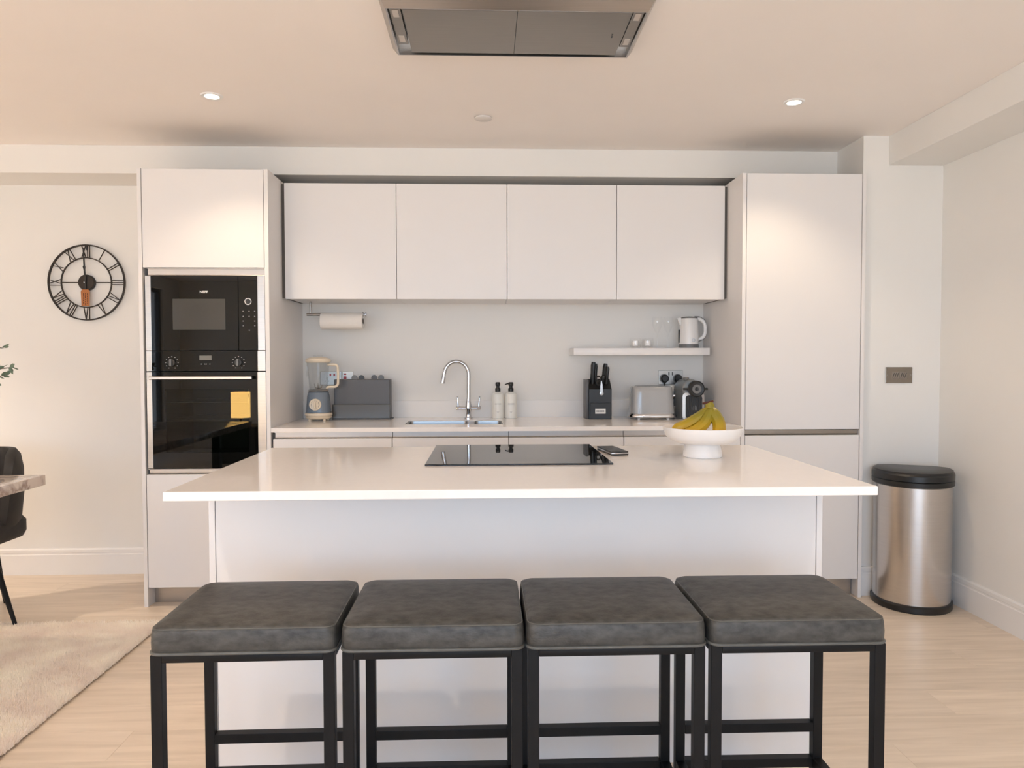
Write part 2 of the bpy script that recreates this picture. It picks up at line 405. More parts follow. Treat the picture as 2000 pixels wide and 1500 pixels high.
# left wall and rear wall with glazed openings
def wall_with_opening(name, axis, pl0, pl1, a0, a1, w):
    bm = NB()
    def B(u0, u1, z0, z1):
        if u1 <= u0 or z1 <= z0: return
        if axis == 'X': box(bm, pl0, pl1, u0, u1, z0, z1)
        else: box(bm, u0, u1, pl0, pl1, z0, z1)
    B(a0, w[0], -0.02, ZC); B(w[1], a1, -0.02, ZC); B(w[0], w[1], w[3], ZC); B(w[0], w[1], -0.02, w[2])
    struct(name, bm, 'wall')
wall_with_opening('wall_left', 'X', LEFT_X-0.2, LEFT_X, REAR_Y-0.2, YW+0.2, WIN_LEFT)
wall_with_opening('wall_front', 'Y', REAR_Y-0.2, REAR_Y, LEFT_X-0.2, XR+0.2, WIN_REAR)
def window(name, axis, pl, w, n):
    fr = NB(); t = 0.05; d = 0.03
    def B(bm, u0, u1, z0, z1, dd=d):
        if axis == 'X': box(bm, pl-dd, pl+dd, u0, u1, z0, z1, bev=0.002, seg=1)
        else: box(bm, u0, u1, pl-dd, pl+dd, z0, z1, bev=0.002, seg=1)
    B(fr, w[0], w[1], w[2], w[2]+t); B(fr, w[0], w[1], w[3]-t, w[3])
    for i in range(n+1):
        u = w[0] + (w[1]-w[0]-t)*i/n; B(fr, u, u+t, w[2]+t, w[3]-t)
    f = struct(name, fr, 'frame')
    for i in range(n):
        u0 = w[0] + (w[1]-w[0]-t)*i/n + t; u1 = w[0] + (w[1]-w[0]-t)*(i+1)/n
        pm = NB(); B(pm, u0, u1, w[2]+t, w[3]-t, 0.004); obj('pane', pm, 'windowglass', f)
window('window_1', 'Y', REAR_Y-0.06, WIN_REAR, 4)
window('window_2', 'X', LEFT_X-0.06, WIN_LEFT, 1)

def baseboard(name, p0, p1, n):
    """skirting run from p0 to p1 (x,y), n = outward normal"""
    prof = [(0, 0), (0.015, 0), (0.015, 0.118), (0.012, 0.121), (0.012, 0.128), (0.0135, 0.131), (0.0135, 0.147), (0.009, 0.154), (0, 0.154)]
    bm = NB(); A = []; B = []
    for (d, z) in prof:
        A.append(bm.verts.new((p0[0]+n[0]*d, p0[1]+n[1]*d, z))); B.append(bm.verts.new((p1[0]+n[0]*d, p1[1]+n[1]*d, z)))
    k = len(prof)
    for i in range(k): bm.faces.new((A[i], A[(i+1) % k], B[(i+1) % k], B[i]))
    bm.faces.new(A); bm.faces.new(list(reversed(B)))
    struct(name, bm, 'skirting', ang=20)
baseboard('baseboard_back', (LEFT_X, YWL), (XLo-0.001, YWL), (0, -1))
baseboard('baseboard_corner', (XPL+0.003, YP), (XR, YP), (0, -1))
baseboard('baseboard_right', (XR, REAR_Y), (XR, YP-0.015), (-1, 0))

# ------------------------------------------------------------------ downlights
def downlight(x, y, label, power):
    t = thing('downlight', label, 'ceiling light', (x, y, ZC), 'recessed downlights')
    bm = NB(); lathe(bm, [(0.030, -0.002), (0.032, -0.005), (0.044, -0.005), (0.047, -0.001), (0.047, 0.0)], (x, y, ZC), 40, cap0=False, cap1=False)
    obj('ring', bm, 'white', t)
    bm = NB(); lathe(bm, [(0.0, -0.0045), (0.024, -0.0042), (0.0305, -0.002), (0.0305, 0.0)], (x, y, ZC), 32, cap0=False)
    obj('lamp_lens', bm, 'bulb', t)
    l = bpy.data.lights.new('downlight_beam', 'SPOT'); l.energy = power; l.color = WARM if power > 30 else (1.0, 0.78, 0.55)
    l.spot_size = math.radians(112); l.spot_blend = 0.62; l.shadow_soft_size = 0.025
    lo = bpy.data.objects.new('downlight_beam', l); C.objects.link(lo); lo.parent = t; lo.location = (0, 0, -0.012)
    lo.rotation_euler = (0, 0, 0)
downlight(-1.209, 3.317, 'lit round ceiling downlight in front of the oven cabinet', SPOT_POWER)
downlight(1.409, 3.313, 'lit round ceiling downlight in front of the tall right cupboard', SPOT_POWER)
for x_, y_, l_, p_ in ((-3.75, 3.3, 'added fill downlight in the far left corner of the dining end, out of view', 135), (-3.75, 0.9, 'added fill downlight over the near left of the room, out of view', 185), (-3.75, -1.6, 'added fill downlight by the left window behind the camera', 110), (-1.21, -1.6, 'added fill downlight behind the camera on the left, above the sofa', 70), (1.41, -1.6, 'added fill downlight behind the camera on the right', 40), (-1.21, 0.75, 'added fill downlight above the near left of the stools, out of view', 70), (1.41, 0.75, 'added fill downlight above the near right of the stools, out of view', 48)): downlight(x_, y_, l_, p_)  # unseen extra downlights, added to brighten floor, rug, worktops and ceiling
bm = NB(); lathe(bm, [(0.0, -0.010), (0.038, -0.010), (0.042, -0.008), (0.042, -0.004), (0.036, -0.004), (0.036, 0.0)], (-0.007, 3.568, ZC), 40, cap0=False)
tag(obj('ceiling_cover_plate', bm, 'coverplate'), 'small unlit round cover plate on the ceiling between the two downlights', 'ceiling cover')

# ------------------------------------------------------------------ tall oven cabinet (left)
oc = thing('tall_oven_cabinet', 'tall white cabinet holding the oven and microwave, left of the wall cabinets', 'cabinet', ((XLo+XLi)/2, 4.1, 0))
pbox('side_panel', 'panel', oc, XLo, XLo+0.019, YT-0.002, 4.37, 0, ZT+0.002)
pbox('side_panel', 'panel', oc, XLi-0.021, XLi, YT-0.002, YW-0.001, 0, ZT+0.002)
DL0, DL1 = XLo+0.022, XLi-0.024
def cab_door(parent, x0, x1, z0, z1, y=YT, name='door'):
    return pbox(name, 'door', parent, x0, x1, y, y+0.019, z0, z1, bev=0.0012)
cab_door(oc, DL0, DL1, 1.732, ZT)
cab_door(oc, DL0, DL1, 0.100, 0.681)
pbox('carcass', 'carcass', oc, DL0, DL1, YT+0.022, YW-0.02, 1.735, ZT-0.002); pbox('carcass', 'carcass', oc, DL0, DL1, YT+0.022, YW-0.02, 0.10, 0.68)
pbox('back_board', 'carcass', oc, DL0, DL1, 4.32, 4.36, 0.682, 1.733)
def rail(parent, x0, x1, z0, z1, y=YT, m='handle_steel'):
    bm = NB(); d = 0.022
    prism(bm, [(y+0.003, z1), (y+d, z1), (y+d, z0-0.004), (y+0.020, z0-0.004), (y+0.018, z0), (y+d-0.002, z0+0.004), (y+d-0.002, z1-0.003), (y+0.003, z1-0.003)], x0, x1, 'X')
    return obj('handle_rail', bm, m, parent, smooth=False)
rail(oc, DL0+0.016, DL1, 1.694, 1.730)
rail(oc, DL0+0.008, DL1, 0.684, 0.709, m='steel')
pbox('plinth', 'steel', oc, XLo+0.02, XLi-0.022, 3.836, 3.85, 0.0, 0.10, label='brushed metal kick board')

# microwave
YF = YT+0.001
mw = thing('microwave', 'built-in black glass microwave above the oven, with steel side strips', 'microwave', (-1.42, 4.0, 1.312))
mx0, mx1 = XLo+0.030, XLi-0.023
gx0, gx1 = -1.689, -1.158
pbox('body', 'black', mw, mx0+0.004, mx1-0.004, YF+0.012, 4.30, 1.313, 1.690)
pbox('side_strip', 'steel', mw, mx0, gx0-0.001, YF, YF+0.012, 1.313, 1.691, bev=0.0008)
pbox('side_strip', 'steel', mw, gx1+0.001, mx1, YF, YF+0.012, 1.313, 1.691, bev=0.0008)
dr = pbox('door', 'ovenglass', mw, gx0, -1.2545, YF, YF+0.012, 1.313, 1.691, bev=0.0008)
pbox('window', 'mwwindow', dr, -1.582, -1.319, YF-0.0006, YF+0.002, 1.419, 1.574, bev=0.0)
text('logo', 'NEFF', 0.0165, (-1.425, YF-0.0005, 1.609), 'print', dr, bold=0.0004, sx=1.15)
cp = pbox('control_panel', 'ovenglass', mw, -1.2525, gx1, YF, YF+0.012, 1.313, 1.691, bev=0.0008)
bm = NB(); lathe(bm, [(0.0135, -0.001), (0.0175, -0.001), (0.0175, 0.001), (0.0135, 0.001)], (-1.204, YF-0.001, 1.561), 40, 'Y', False, False)
obj('dial_ring', bm, 'chrome', cp)
bm = NB(); lathe(bm, [(0.0, -0.006), (0.0125, -0.006), (0.0133, 0.0)], (-1.204, YF-0.001, 1.561), 32, 'Y'); obj('dial', bm, 'black', cp)
bm = NB()
for i, zz in enumerate((1.512, 1.486, 1.462, 1.438)):
    for j, xx in enumerate((-1.230, -1.200, -1.172)):
        if i > 1 and j == 1: continue
        box(bm, xx-0.003, xx+0.003, YF-0.0006, YF+0.001, zz-0.002, zz+0.002)
box(bm, -1.203, -1.197, YF-0.0006, YF+0.001, 1.413, 1.418)
obj('button_marks', bm, 'printgrey', cp, smooth=False)['kind'] = 'stuff'

# oven
ov = thing('oven', 'built-in black glass oven with steel bar handle, below the microwave', 'oven', (-1.42, 4.0, 0.710))
pbox('side_strip', 'steel', ov, mx0, gx0-0.002, YF, YF+0.012, 1.208, 1.3105, bev=0.0008)
pbox('side_strip', 'steel', ov, gx1-0.002, mx1, YF, YF+0.012, 1.208, 1.3105, bev=0.0008)
pn = pbox('control_panel', 'ovenglass', ov, gx0-0.001, gx1-0.003, YF, YF+0.012, 1.208, 1.3105, bev=0.0008)
pbox('display', 'display', pn, -1.452, -1.391, YF-0.0006, YF+0.002, 1.263, 1.287, bev=0.0)
bm = NB()
for xx in (-1.443, -1.425, -1.418, -1.400): box(bm, xx-0.0022, xx+0.0022, YF-0.0006, YF+0.001, 1.241, 1.246)
obj('button_marks', bm, 'printgrey', pn, smooth=False)['kind'] = 'stuff'
for kx in (-1.590, -1.256):
    kb = NB(); lathe(kb, [(0.0, -0.010), (0.0165, -0.010), (0.0185, -0.008), (0.0190, 0.0)], (kx, YF, 1.251), 36, 'Y'); k = obj('knob', kb, 'black', pn)
    pbox('knob_grip', 'greyplastic', k, kx-0.0045, kx+0.0045, YF-0.022, YF-0.009, 1.233, 1.270, bev=0.002)
    bm = NB()
    for i in range(11):
        a = math.radians(-60+30*i)
        px, pz = kx+0.031*math.cos(a), 1.251+0.031*math.sin(a); box(bm, px-0.0025, px+0.0025, YF-0.0006, YF+0.001, pz-0.002, pz+0.002)
    obj('dial_marks', bm, 'printgrey', pn, smooth=False)['kind'] = 'stuff'
# oven door with window opening
def frame_plate(bm, x0, x1, z0, z1, hx0, hx1, hz0, hz1, y0, y1):
    for a in ((x0, hx0, z0, z1), (hx1, x1, z0, z1), (hx0, hx1, z0, hz0), (hx0, hx1, hz1, z1)):
        box(bm, a[0], a[1], y0, y1, a[2], a[3])
    bmesh.ops.remove_doubles(bm, verts=bm.verts[:], dist=1e-5)
bm = NB(); frame_plate(bm, gx0-0.002, gx1-0.005, 0.712, 1.203, -1.625, -1.208, 0.793, 1.117, YF, YF+0.012)
od = obj('door', bm, 'ovenglass', ov, smooth=False)
pbox('side_strip', 'steel', od, mx0, gx0-0.003, YF, YF+0.012, 0.713, 1.203, bev=0.0008)
pbox('side_strip', 'steel', od, gx1-0.004, mx1, YF, YF+0.012, 0.713, 1.203, bev=0.0008)
pbox('window_pane', 'ovenpane', od, -1.626, -1.207, YF+0.0002, YF+0.006, 0.792, 1.118, bev=0.0)
h = pbox('handle', 'steel', od, -1.690, -1.179, YF-0.042, YF-0.030, 1.166, 1.183, bev=0.003, label='long steel bar handle')
pbox('handle_post', 'steel', h, -1.672, -1.658, YF-0.031, YF+0.001, 1.168, 1.181)
pbox('handle_post', 'steel', h, -1.212, -1.198, YF-0.031, YF+0.001, 1.168, 1.181)
bm = NB()
x0, x1, z0, z1, yb = -1.66, -1.19, 0.76, 1.15, 4.20
box(bm, x0-0.01, x0, YF+0.013, yb, z0, z1); box(bm, x1, x1+0.01, YF+0.013, yb, z0, z1); box(bm, x0, x1, yb, yb+0.01, z0, z1)
box(bm, x0, x1, YF+0.013, yb, z0-0.01, z0); box(bm, x0, x1, YF+0.013, yb, z1, z1+0.01)
obj('cavity', bm, 'cavity', ov, smooth=False)
for rz in (1.047, 0.957):
    bm = NB()
    for yy in (YF+0.03, 4.17): tube(bm, [(x0+0.03, yy, rz), (x1-0.03, yy, rz)], 0.003, 6)
    for k in range(11):
        xx = x0+0.035+k*(x1-x0-0.07)/10; tube(bm, [(xx, YF+0.03, rz), (xx, 4.17, rz)], 0.0017, 6)
    obj('oven_rack', bm, 'chrome', ov)

# ------------------------------------------------------------------ tall right cupboard
rc = thing('tall_larder_cabinet', 'tall white two-door cupboard right of the wall cabinets, beside the bin', 'cabinet', ((XRi+XRo)/2, 4.1, 0))
pbox('side_panel', 'panel', rc, XRi, XRi+0.020, YT-0.002, YW-0.001, 0, ZT+0.002)
pbox('side_panel', 'panel', rc, XRo-0.018, XRo, YT-0.002, YW-0.001, 0, ZT+0.002)
DR0, DR1 = XRi+0.023, XRo-0.021
cab_door(rc, DR0, DR1, 0.895, ZT); cab_door(rc, DR0, DR1, 0.100, 0.864)
bm = NB(); box(bm, DR0, DR1, YT+0.023, YW-0.02, 0.10, ZT-0.002); obj('carcass', bm, 'carcass', rc)
rail(rc, DR0, DR1, 0.868, 0.893, m='steel_dark')
pbox('plinth', 'steel', rc, XRi+0.021, XRo-0.024, 3.82, 3.834, 0.0, 0.10, label='brushed metal kick board')

# ------------------------------------------------------------------ base cabinets
names = ['white base cabinet beneath the blender', 'white base cabinet beneath the sink', 'white base cabinet right of the sink cabinet', 'white base cabinet next to the tall larder cupboard']
edges = [XLi+0.001, -0.481, 0.119, 0.7185, XRi-0.001]
for i in range(4):
    x0, x1 = edges[i], edges[i+1]
    b = thing('base_cabinet', names[i], 'cabinet', ((x0+x1)/2, 4.1, 0), 'base cabinets under the back worktop')
    top = 0.74 if i == 1 else 0.885
    bm = NB(); box(bm, x0+0.001, x1-0.001, YT+0.025, YW-0.02, 0.10, top)
    if i == 1: box(bm, x0+0.001, x1-0.001, YT+0.025, YT+0.04, 0.74, 0.885)
    obj('carcass', bm, 'carcass', b)
    dx0 = x0+0.010 if i == 0 else x0+0.0018
    cab_door(b, dx0, x1-0.0018, 0.100, 0.860)
    rail(b, dx0+(0.006 if i == 0 else 0), x1-0.0012, 0.863, 0.893)
    pbox('plinth', 'steel', b, x0+0.001, x1-0.001, 3.82, 3.834, 0.0, 0.10)

# worktop with sink cut-out
def plate_hole(bm, x0, x1, y0, y1, z0, z1, hx0, hx1, hy0, hy1, r=0.012):
    hole = rrect((hx0+hx1)/2, (hy0+hy1)/2, hx1-hx0, hy1-hy0, r, 4)
    out = []
    # outer ring with matching vertex count
    for (u, v) in hole:
        cx, cy = (hx0+hx1)/2, (hy0+hy1)/2
        out.append((u, v))
    n = len(hole); q = n//4
    corners = [(x1, y1), (x0, y1), (x0, y0), (x1, y0)]
    O = {}
    for z in (z0, z1):
        H = [bm.verts.new((u, v, z)) for u, v in hole]; K = [bm.verts.new((u, v, z)) for u, v in corners]; O[z] = (H, K)
        for c in range(4):
            for i in range(q-1):
                bm.faces.new((K[c], H[c*q+i], H[c*q+i+1]))
            bm.faces.new((K[c], H[c*q+q-1], H[((c+1)*q) % n], K[(c+1) % 4]))
    (H0, K0), (H1, K1) = O[z0], O[z1]
    for i in range(n): bm.faces.new((H0[i], H0[(i+1) % n], H1[(i+1) % n], H1[i]))
    for i in range(4): bm.faces.new((K0[i], K0[(i+1) % 4], K1[(i+1) % 4], K1[i]))
SX0, SX1, SY0, SY1 = -0.438, 0.092, 3.935, 4.195
bm = NB(); plate_hole(bm, XLi+0.0005, XRi-0.0005, YT, YW-0.001, 0.8935, ZW, SX0, SX1, SY0, SY1)
bt = obj('back_worktop', bm, 'quartz', None, smooth=False); tag(bt, 'long white quartz worktop along the back wall with the sink cut in', 'worktop')
bm = NB(); box(bm, XLi+0.001, XRi-0.001, YW-0.013, YW-0.001, ZW, 1.017, bev=0.001)
tag(obj('upstand', bm, 'upstand', smooth=False), 'low white quartz upstand strip along the wall at the back of the worktop', 'upstand')
# sink
sk = thing('sink', 'one and a half bowl steel sink let into the back worktop', 'sink', (-0.17, 4.07, ZW-0.16))
def bowl(x0, x1, y0, y1, depth, nm):
    bm = NB(); cx, cy, w, h = (x0+x1)/2, (y0+y1)/2, x1-x0, y1-y0
    rloft(bm, [(cx, cy, w+0.004, h+0.008, 0.02, ZW-0.003), (cx, cy, w-0.001, h-0.001, 0.02, ZW-0.004), (cx, cy, w-0.004, h-0.004, 0.02, ZW-0.03), (cx, cy, w-0.01, h-0.01, 0.025, ZW-depth+0.01), (cx, cy, w-0.03, h-0.03, 0.02, ZW-depth)], 5, False, True)
    o = obj(nm, bm, 'sinksteel', sk)
    bm = NB(); lathe(bm, [(0.0, 0.002), (0.030, 0.002), (0.035, 0.0)], (cx, cy, ZW-depth), 24, cap0=False); obj('drain', bm, 'steel_dark', o)
bowl(-0.432, -0.105, 3.942, 4.188, 0.15, 'main_bowl'); bowl(-0.062, 0.086, 3.942, 4.188, 0.11, 'half_bowl')
bm = NB(); box(bm, -0.1035, -0.0635, 3.94, 4.19, ZW-0.05, ZW-0.006, bev=0.004); obj('divider', bm, 'sinksteel', sk)

# tap
tx, ty = -0.102, 4.33
tp = thing('mixer_tap', 'chrome swan-neck mixer tap with two levers behind the sink', 'tap', (tx, ty, ZW))
bm = NB(); lathe(bm, [(0.024, 0), (0.024, 0.006), (0.017, 0.012), (0.015, 0.035), (0.018, 0.050), (0.018, 0.078), (0.013, 0.105), (0.0125, 0.118)], (tx, ty, ZW), 32); obj('body', bm, 'chrome', tp)
bm = NB()
tube(bm, [(tx-0.074, ty, ZW+0.062), (tx-0.070, ty, ZW+0.062), (tx-0.02, ty, ZW+0.062), (tx+0.02, ty, ZW+0.062), (tx+0.070, ty, ZW+0.062), (tx+0.074, ty, ZW+0.062)], [0.009, 0.011, 0.009, 0.009, 0.011, 0.009], 16)
obj('crossbar', bm, 'chrome', tp)
for s in (-1, 1):
    bm = NB(); tube(bm, [(tx+s*0.061, ty, ZW+0.07), (tx+s*0.063, ty, ZW+0.10), (tx+s*0.066, ty, ZW+0.132)], [0.0055, 0.0035, 0.0045], 10); obj('lever', bm, 'chrome', tp)
path = [Vector((tx+0.001, ty, ZW+0.10)), Vector((tx+0.001, ty, 1.10)), Vector((tx+0.002, ty, 1.165))] + [Vector((tx-0.070+0.072*math.cos(a), ty, 1.176+0.078*math.sin(a))) for a in [math.radians(k) for k in range(0, 172, 9)]] + [Vector((-0.250, ty, 1.155))]
bm = NB(); tube(bm, path, 0.0115, 18); sp = obj('spout', bm, 'chrome', tp)
bm = NB(); tube(bm, [(-0.2475, ty, 1.165), (-0.252, ty, 1.14), (-0.2545, ty, 1.125)], [0.0125, 0.0135, 0.0130], 18); obj('nozzle', bm, 'chrome', sp)

# ------------------------------------------------------------------ wall cabinets
wn = ['white wall cabinet next to the oven cabinet, leftmost of the four', 'white wall cabinet above the sink, second from the left', 'white wall cabinet, third from the left of the four', 'white wall cabinet above the floating shelf, rightmost of the four']
for i in range(4):
    x0 = -1.0805+0.6*i; x1 = x0+0.6
    b = thing('wall_cabinet', wn[i], 'cabinet', ((x0+x1)/2, 4.2, 1.593), 'wall cabinets')
    bm = NB(); box(bm, x0+0.001, x1-0.001, YU+0.021, YW-0.001, 1.600, 2.212); obj('carcass', bm, 'panel', b)
    cab_door(b, x0+0.0016, x1-0.0016, 1.5935, 2.2155, YU)
for a_, b_, l_ in ((XLi+0.0005, -1.0815, 'dark narrow filler strip between the oven cabinet and the first wall cabinet'), (1.3205, XRi-0.0005, 'dark narrow filler strip between the last wall cabinet and the larder cupboard')):
    bm = NB(); box(bm, a_, b_, YU+0.012, YW-0.05, 1.600, 2.212); tag(obj('filler_strip', bm, 'carcass'), l_, 'filler', 'filler strips')

# ------------------------------------------------------------------ island
isl = thing('kitchen_island', 'white kitchen island base under the large worktop, behind the stools', 'kitchen island', (0.105, 2.6, 0))
YI = 2.22
pbox('back_panel', 'door', isl, -0.8175, 1.0285, YI+0.002, YI+0.02, 0.0, 0.890, bev=0.001)
pbox('end_panel', 'panel', isl, -0.8375, -0.8190, YI, 2.89, 0.0, 0.890, bev=0.001)
pbox('end_panel', 'panel', isl, 1.0300, 1.0480, YI, 2.89, 0.0, 0.890, bev=0.001)
bm = NB(); box(bm, -0.8185, 1.0295, YI+0.021, 2.85, 0.10, 0.74); obj('carcass', bm, 'carcass', isl)
for i in range(3):
    xa = -0.818+i*0.616; pbox('door', 'door', isl, xa+0.002, xa+0.614, 2.853, 2.872, 0.10, 0.855)
pbox('plinth', 'steel', isl, -0.818, 1.029, 2.80, 2.815, 0, 0.10)
bm = NB(); box(bm, -0.8475, 1.0655, 1.9325, 2.908, 0.8905, ZW, bev=0.0022, seg=2)
tag(obj('island_worktop', bm, 'quartz', smooth=False), 'large white quartz worktop on the island with the black hob and fruit bowl', 'worktop')
# hob
hb = thing('induction_hob', 'flat black glass induction hob on the island worktop', 'hob', (0.11, 2.65, ZW))
bm = NB(); box(bm, -0.199, 0.420, 2.374, 2.925, ZW, ZW+0.0055, bev=0.002, seg=2); obj('glass_top', bm, 'blackglass', hb, smooth=False)
# small remote
rm = thing('remote_control', 'small black handheld remote with silver edge beside the hob', 'remote', (0.47, 2.69, ZW))
R = Matrix.Rotation(math.radians(8), 3, 'Z')
bm = NB(); box(bm, 0.439, 0.503, 2.60, 2.78, ZW, ZW+0.006, bev=0.002, rot=R); obj('base', bm, 'black', rm)
bm = NB(); box(bm, 0.4385, 0.5035, 2.5995, 2.7805, ZW+0.006, ZW+0.011, bev=0.002, rot=R); obj('edge_band', bm, 'chrome', rm, label='silver band')
bm = NB(); box(bm, 0.439, 0.503, 2.60, 2.78, ZW+0.011, ZW+0.015, bev=0.0015, rot=R); obj('top', bm, 'black', rm)

# ------------------------------------------------------------------ fruit bowl and bananas
bx, by = 0.771, 2.56
bm = NB()
lathe(bm, [(0.0, 0.0), (0.064, 0.0), (0.068, 0.003), (0.067, 0.02), (0.061, 0.043), (0.057, 0.0475), (0.085, 0.050), (0.112, 0.060), (0.131, 0.078), (0.139, 0.100), (0.140, 0.106), (0.1375, 0.107), (0.1345, 0.101), (0.126, 0.082), (0.105, 0.067), (0.07, 0.059), (0.0, 0.057)], (bx, by, ZW), 72, cap0=True, cap1=True)
o = tag(obj('pedestal_bowl', bm, 'ceramic'), 'white ceramic pedestal fruit bowl holding bananas on the island', 'bowl')
bn = thing('banana_bunch', 'bunch of yellow-green bananas in the white pedestal bowl', 'bananas', (0.775, 2.56, ZW+0.062))
def banana(pts, r, nm='banana'):
    P = smooth_path(pts, 6); n = len(P); rad = []
    for i in range(n):
        t = i/(n-1)
        s = 0.42+0.58*min(1, t/0.22)**0.8 if t < 0.22 else (1.0 if t < 0.80 else max(0.16, 1-((t-0.80)/0.20)**1.8*0.84))
        rad.append(r*s)
    bm = NB(); t = tube(bm, P, rad, 10)
    return obj(nm, bm, 'banana', bn, ang=20)
cr = (0.795, 2.560, 1.090)
banana([cr, (0.775, 2.552, 1.068), (0.735, 2.545, 1.045), (0.695, 2.540, 1.025), (0.655, 2.535, 1.016)], 0.0205)
banana([(cr[0]+0.002, 2.552, 1.088), (0.783, 2.535, 1.062), (0.760, 2.520, 1.032), (0.725, 2.510, 1.010), (0.685, 2.510, 1.004)], 0.0205)
banana([(cr[0]+0.008, 2.552, 1.088), (0.806, 2.535, 1.065), (0.815, 2.520, 1.040), (0.812, 2.505, 1.012), (0.800, 2.500, 0.994)], 0.0225)
banana([(cr[0]+0.004, 2.568, 1.088), (0.79, 2.585, 1.062), (0.765, 2.60, 1.030), (0.72, 2.61, 1.008), (0.68, 2.605, 1.010)], 0.0175)
bm = NB(); tube(bm, [(0.792, 2.562, 1.106), (0.796, 2.560, 1.098), (0.797, 2.557, 1.078)], [0.015, 0.0165, 0.017], 10, sx=1.25); obj('crown', bm, 'banana', bn, ang=25)
bm = NB(); tube(bm, [(0.790, 2.563, 1.112), (0.7915, 2.562, 1.105)], [0.0155, 0.0160], 10, sx=1.3); obj('cut_stem', bm, 'bananatip', bn, label='dark dried stem end')
for (x, y, z) in ((0.652, 2.535, 1.0155), (0.682, 2.510, 1.0035)):
    bm = NB(); bmesh.ops.create_icosphere(bm, subdivisions=2, radius=0.0045, matrix=Matrix.Translation((x, y, z))); obj('tip', bm, 'bananatip', bn)

# ------------------------------------------------------------------ bar stools
SW, SY_0, SY_1 = 0.400, 1.592, 1.932
def make_stool(cx, label, w=SW):
    t = thing('bar_stool', label, 'bar stool', (cx, (SY_0+SY_1)/2, 0), 'bar stools along the island')
    x0, x1 = cx-w/2, cx+w/2; cy = (SY_0+SY_1)/2; D = SY_1-SY_0
    bm = NB()
    rloft(bm, [(cx, cy, w+0.000, D-0.004, 0.022, 0.6205), (cx, cy, w+0.004, D, 0.024, 0.626), (cx, cy, w+0.006, D+0.002, 0.026, 0.645), (cx, cy, w+0.004, D, 0.026, 0.664), (cx, cy, w+0.001, D-0.003, 0.025, 0.6705),
               (cx, cy, w-0.005, D-0.009, 0.025, 0.6755), (cx, cy, w-0.016, D-0.020, 0.026, 0.679), (cx, cy, w-0.05, D-0.054, 0.03, 0.6825), (cx, cy, w-0.14, D-0.14, 0.03, 0.686), (cx, cy, w-0.28, D-0.26, 0.02, 0.6875)], 6, True, True)
    cu = obj('cushion', bm, 'leather', t, ang=60)
    bm = NB(); o = rrect(cx, cy, w+0.004, D, 0.024, 6); P = [Vector((u, v, 0.621)) for u, v in o]; P.append(P[0]); P.append(P[1])
    tube(bm, P, 0.0036, 8, caps=False); obj('piping', bm, 'piping', cu)
    bm = NB(); o = rrect(cx, cy, w-0.002, D-0.006, 0.025, 6); P = [Vector((u, v, 0.6735)) for u, v in o]; P.append(P[0]); P.append(P[1])
    tube(bm, P, 0.0014, 6, caps=False); obj('seam', bm, 'piping', cu)
    T = 0.025; zt = 0.618
    for xa in (x0+0.001, x1-T-0.001):
        for ya in (SY_0+0.004, SY_1-T-0.004):
            pbox('leg', 'blackmetal', t, xa, xa+T, ya, ya+T, 0, zt, bev=0.0015)
    bm = NB()
    for ya in (SY_0+0.004, SY_1-T-0.004): box(bm, x0+T+0.0012, x1-T-0.0012, ya, ya+T, zt-0.018, zt, bev=0.0012)
    for xa in (x0+0.001, x1-T-0.001): box(bm, xa, xa+T, SY_0+T+0.0045, SY_1-T-0.0045, zt-0.018, zt, bev=0.0012)
    obj('seat_frame', bm, 'blackmetal', t)
    for ya in (SY_0+0.004, SY_1-T-0.004): pbox('rail', 'blackmetal', t, x0+T+0.0012, x1-T-0.0012, ya, ya+T, 0.160, 0.185, bev=0.0012)
    for xa in (x0+0.001, x1-T-0.001): pbox('rail', 'blackmetal', t, xa, xa+T, SY_0+T+0.0045, SY_1-T-0.0045, 0.160, 0.185, bev=0.0012)
    pbox('footrest', 'blackmetal', t, x0+T+0.0012, x1-T-0.0012, SY_1-T-0.004, SY_1-0.004, 0.257, 0.282, bev=0.0012)
    return t
s1 = make_stool(-0.535, 'grey leather bar stool with black frame, leftmost of four at the island')
s1.rotation_euler.z = 0.0
ym = (SY_0+SY_1)/2
s2 = dup(s1, (-0.1185, ym, 0), 'grey leather bar stool with black frame, second from the left of four')
s3 = dup(s1, (0.2915, ym, 0), 'grey leather bar stool with black frame, third from the left of four')
s4 = dup(s1, (0.7045, ym, 0), 'grey leather bar stool with black frame, rightmost of four, nearest the bin')
s1.rotation_euler.z = math.radians(0.5); s4.rotation_euler.z = math.radians(-0.4)

# ------------------------------------------------------------------ extractor hood in the ceiling
hd = thing('ceiling_extractor', 'brushed steel ceiling extractor hood above the island', 'extractor hood', (0.108, 2.6, ZC))
hx0, hx1, hy0, hy1, hz = -0.323, 0.539, 2.418, 2.781, 2.403
bm = NB()
def rect(x0, x1, y0, y1, z): return [Vector((x0, y0, z)), Vector((x1, y0, z)), Vector((x1, y1, z)), Vector((x0, y1, z))]
o_ = 0.022
rings(bm, [rect(hx0-o_, hx1+o_, hy0-o_-0.03, hy1+o_, ZC), rect(hx0, hx1, hy0, hy1, hz), rect(hx0+0.006, hx1-0.006, hy0+0.004, hy1-0.004, hz), rect(hx0+0.006, hx1-0.006, hy0+0.004, hy1-0.004, hz+0.022)], True, False, True)
obj('rim', bm, 'steel', hd, smooth=False)
pbox('panel', 'hoodsteel', hd, -0.270, 0.1085, 2.430, 2.762, hz+0.002, hz+0.010, bev=0.0015)
p2 = pbox('panel', 'hoodsteel', hd, 0.1095, 0.490, 2.430, 2.762, hz+0.002, hz+0.010, bev=0.0015)
